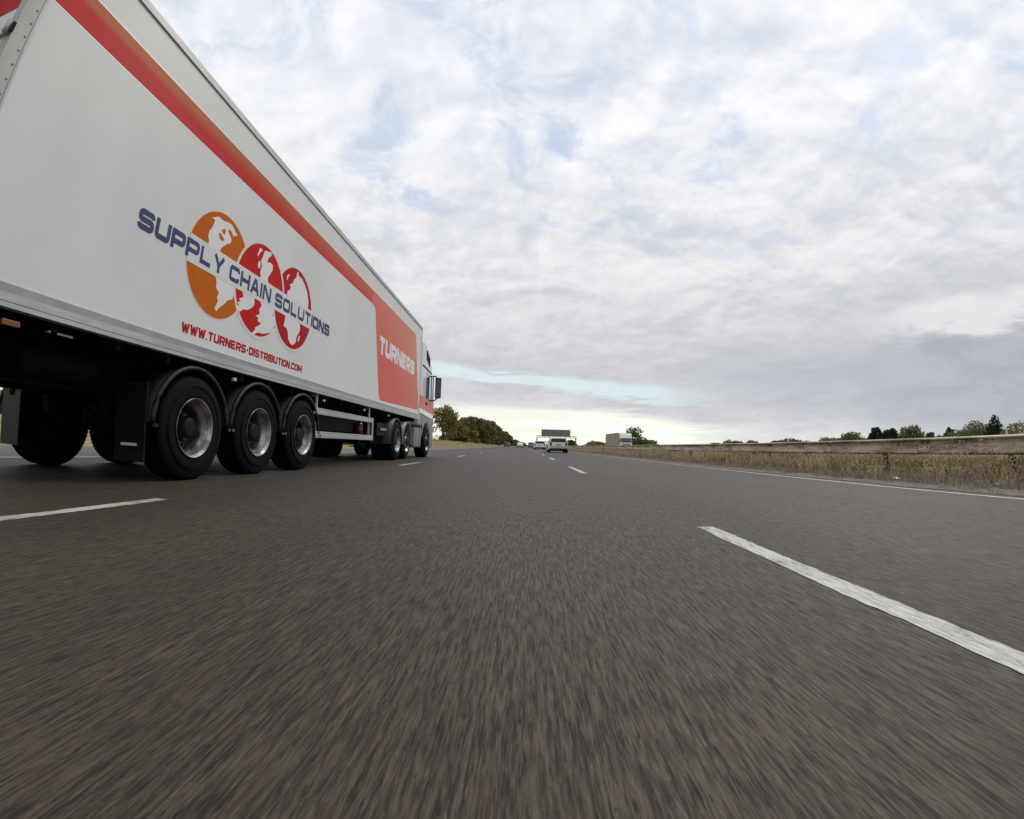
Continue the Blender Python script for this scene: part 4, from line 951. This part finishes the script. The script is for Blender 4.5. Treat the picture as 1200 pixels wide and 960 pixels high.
# offside, beyond the opposite carriageway
def at(azd, D): a = math.radians(azd); return D*math.sin(a), D*math.cos(a)
GR = 'trees beyond the central reserve'
right = [ # az centre, az width, el top, distance, material, kind, name, label
 (24.0, 2.4, .98, 230, 'leaf_dark', 'bush', 'low_tree', 'low dark tree clump with flat top, left end of the far offside trees'),
 (26.2, 1.7, 1.00, 230, 'leaf_dark', 'bush', 'low_tree', 'low dark tree with two humps beside the flat topped clump'),
 (30.3, 2.8, 1.22, 210, 'leaf_dark', 'bush', 'low_tree', 'rounded dark tree with a twig on its crown'),
 (28.9, 1.6, 1.0, 215, 'leaf_dark', 'bush', 'low_tree', 'small dark tree left of the rounded dark one'),
 (34.3, 2.6, 1.30, 180, 'leaf_olive', 'bush', 'field_tree', 'low green tree that rises to the right'),
 (36.9, 2.8, 1.85, 175, 'leaf_dark', 'bush', 'field_tree', 'dense mid green tree left of the twin conifers'),
 (39.5, 1.5, 2.30, 150, 'leaf_conifer', 'bush', 'conifer', 'dark blue green conifer, left of the twin pair'),
 (40.9, 1.7, 2.20, 150, 'leaf_conifer', 'bush', 'conifer', 'dark blue green conifer, right of the twin pair'),
 (43.3, 2.4, 2.45, 150, 'leaf_light', 'round', 'pale_tree', 'pale green tree with a pointed top right of the twin conifers'),
 (45.0, 1.1, 1.75, 150, 'leaf_dark', 'bush', 'field_tree', 'small dark tree between the pale pointed tree and the spiky conifer'),
 (46.9, 1.5, 2.15, 145, 'leaf_conifer', 'conifer', 'conifer', 'small spiky dark conifer standing alone'),
 (49.3, 3.2, 2.75, 140, 'leaf_light', 'round', 'pale_tree', 'broad pale green tree left of the tallest dark conifer'),
 (51.3, 1.7, 3.15, 135, 'leaf_conifer', 'conifer', 'conifer', 'tallest dark conifer behind the barrier'),
 (54.2, 3.4, 2.45, 130, 'leaf_olive', 'round', 'field_tree', 'mid green tree at the right edge beyond the tallest conifer'),
 (58.6, 3.6, 2.6, 130, 'leaf_dark', 'bush', 'field_tree', 'dark tree past the right edge of the view'),
 (12.9, 2.5, 2.35, 200, 'leaf_dark', 'bush', 'field_tree', 'dense dark tree standing behind the oncoming lorry'),
 (14.6, 1.6, .95, 230, 'leaf_olive', 'bush', 'low_tree', 'low bush at the foot of the tree behind the oncoming lorry'),
 (8.3, 1.9, .70, 300, 'leaf_olive', 'bush', 'low_tree', 'low dark tree hump between the gantry and the oncoming lorry'),
 (5.5, .9, .78, 330, 'leaf_dark', 'bush', 'low_tree', 'small dark tree under the right leg of the gantry'),
 (16.4, 1.0, .45, 420, 'leaf_dark', 'bush', 'low_tree', 'tiny far tree first right of the oncoming lorry'),
 (18.2, 1.6, .48, 420, 'leaf_dark', 'bush', 'low_tree', 'tiny far tree second right of the oncoming lorry'),
 (20.8, 1.0, .5, 420, 'leaf_dark', 'bush', 'low_tree', 'tiny far tree third right of the oncoming lorry'),
 (35.5, 1.9, 1.30, 200, 'leaf_olive', 'bush', 'low_tree', 'low olive hedge tree joining the rising green tree to the dense one'),
 (32.2, 2.0, .92, 240, 'leaf_dark', 'bush', 'low_tree', 'very low dark hedge right of the rounded tree with a twig'),
 (22.2, 1.7, .72, 300, 'leaf_dark', 'bush', 'low_tree', 'very low dark hedge left of the flat topped clump'),
 (42.0, 1.2, 1.35, 190, 'leaf_olive', 'bush', 'low_tree', 'low olive bush between the twin conifers and the pale pointed tree'),
 (45.9, 1.1, 1.40, 190, 'leaf_olive', 'bush', 'low_tree', 'low olive bush just left of the lone spiky conifer'),
 (47.9, 1.3, 1.75, 170, 'leaf_dark', 'bush', 'low_tree', 'low dark bush just right of the lone spiky conifer'),
 (52.6, 1.5, 1.85, 150, 'leaf_olive', 'bush', 'low_tree', 'low olive bush at the right foot of the tallest conifer'),
 (50.2, 1.6, 2.0, 170, 'leaf_olive', 'bush', 'low_tree', 'olive bush tucked between the broad pale tree and the tallest conifer'),
 (-.4, .9, .42, 700, 'leaf_dark', 'bush', 'low_tree', 'tiny far tree at the vanishing point of the road'),
]
for i, (a, wd, e, D, m, kd, nm, lb) in enumerate(right):
    x, y = at(a, D); h = .48+D*math.tan(math.radians(e)); w = D*math.radians(wd)
    if i == 14: continue
    tree(nm, lb, 'conifer' if nm == 'conifer' else 'tree', x, y, h, w*1.30, m, kd, 4200, .0019*D, .03, 300+i, GR, 44)
# ragged line of far hedges closing the horizon on both sides: one mass nobody could count
r = np.random.default_rng(5); P_ = []
for a in np.arange(-62, 64, .10):
    if -1.6 < a < 1.2: continue
    D = 620+60*math.sin(a*.7); x, y = at(a, D); hh = 2.2+1.4*abs(math.sin(a*1.9)*math.sin(a*.53+1))+r.random()*.6
    k_ = 26; q = np.stack([x+r.normal(size=k_)*1.0, y+r.normal(size=k_)*3, hh*r.random(k_)**.7*.98+.1], 1); P_.append(q)
o = leaf_mesh('far_treeline', np.concatenate(P_), .62, 'leaf_dark', None, seed=8); tag(o, kind='stuff')

# ============================================================ grass and weeds
def blades(name, regions, m, seed):
    """regions: (count, xfunc(r,n,y), ymin, ymax, hmin, hmax, width0)"""
    r = np.random.default_rng(seed); V = []
    for cnt, x0, x1, y0, y1, h0, h1, w0, zf, tuft in regions:
        y = np.exp(r.random(cnt)*(math.log(y1+3)-math.log(y0+3))+math.log(y0+3))-3
        x = x0+(x1-x0)*r.random(cnt)
        if tuft:
            ty = y[::tuft].repeat(tuft)[:cnt]; tx = x[::tuft].repeat(tuft)[:cnt]; sp_ = .05+.004*ty
            y = ty+r.normal(size=cnt)*sp_*1.2; x = tx+r.normal(size=cnt)*sp_
        patch = .80+.20*np.sin(y*.9+x*1.3)*np.sin(y*.31+x*.7+1.)
        h = (h0+(h1-h0)*r.random(cnt)**1.5)*patch
        z = zf(x) if zf else np.zeros(cnt)
        w = w0*(.6+.8*r.random(cnt))*(1+y*.10)
        a = r.random(cnt)*math.pi; lx = r.normal(size=cnt)*.25*h; ly = r.normal(size=cnt)*.25*h
        A = np.stack([x-np.cos(a)*w, y-np.sin(a)*w, z-.02], 1); B = np.stack([x+np.cos(a)*w, y+np.sin(a)*w, z-.02], 1)
        C = np.stack([x+lx*.4+np.cos(a)*w*.6, y+ly*.4+np.sin(a)*w*.6, z+h*.62], 1); D_ = np.stack([x+lx, y+ly, z+h], 1)
        V.append(np.stack([A, B, C, D_], 1))
    v = np.concatenate(V).reshape(-1, 3); n_ = len(v)//4
    me = bpy.data.meshes.new(name); me.vertices.add(n_*4); me.vertices.foreach_set('co', v.ravel())
    me.loops.add(n_*4); me.loops.foreach_set('vertex_index', np.arange(n_*4)); me.polygons.add(n_)
    me.polygons.foreach_set('loop_start', np.arange(n_)*4); me.polygons.foreach_set('loop_total', np.full(n_, 4)); me.update(); me.validate()
    me.materials.append(MT[m]); o = bpy.data.objects.new(name, me); COL.objects.link(o); tag(o, kind='stuff'); return o
px_ = [q[0] for q in prof][::-1]; pz_ = [q[1] for q in prof][::-1]
bankz = lambda x: np.interp(x, px_, pz_)
blades('verge_grass', [(34000, 7.8, 10.4, 1, 60, .36, .56, .004, None, 9), (9000, 7.7, 10.4, 60, 400, .30, .50, .004, None, 5),
                 (14000, 7.7, 10.4, 2, 16, .34, .55, .004, None, 8), (3500, 6.9, 8.0, 2, 40, .12, .34, .004, None, 8)], 'grass', 1)
blades('bank_grass', [(16000, -24, -10.8, 0, 60, .15, .42, .006, bankz, 7), (16000, -19, -10.8, 60, 500, .2, .5, .005, bankz, 5)], 'grass', 4)
blades('dry_weeds', [(3600, 6.5, 7.7, 9, 40, .20, .60, .004, None, 14), (1100, 6.3, 8.3, 3.5, 14, .10, .36, .0035, None, 12), (6500, 6.3, 7.7, 30, 250, .30, .62, .004, None, 7)], 'weed', 2)
blades('low_scrub', [(16000, 5.75, 7.3, 2, 30, .03, .16, .006, None, 10), (7000, 5.7, 7.2, 30, 250, .05, .28, .005, None, 6), (2500, 5.32, 5.9, 2, 60, .01, .06, .006, None, 12)], 'scrub', 3)
# branching dead stems: little side twigs and seed heads
r = np.random.default_rng(9); P_ = []
for _ in range(520):
    y = float(np.exp(r.random()*2.6+math.log(6)))-1; x = 6.5+1.1*r.random(); h = .30+.38*r.random(); n_ = 34
    t = r.random(n_); P_.append(np.stack([x+r.normal(size=n_)*.09*(.4+t), y+r.normal(size=n_)*.12*(.4+t), h*(.25+.75*t)], 1))
o = leaf_mesh('seed_heads', np.concatenate(P_), .018, 'weed', None, seed=10); tag(o, kind='stuff')
for ob in S.objects: ob.select_set(False)
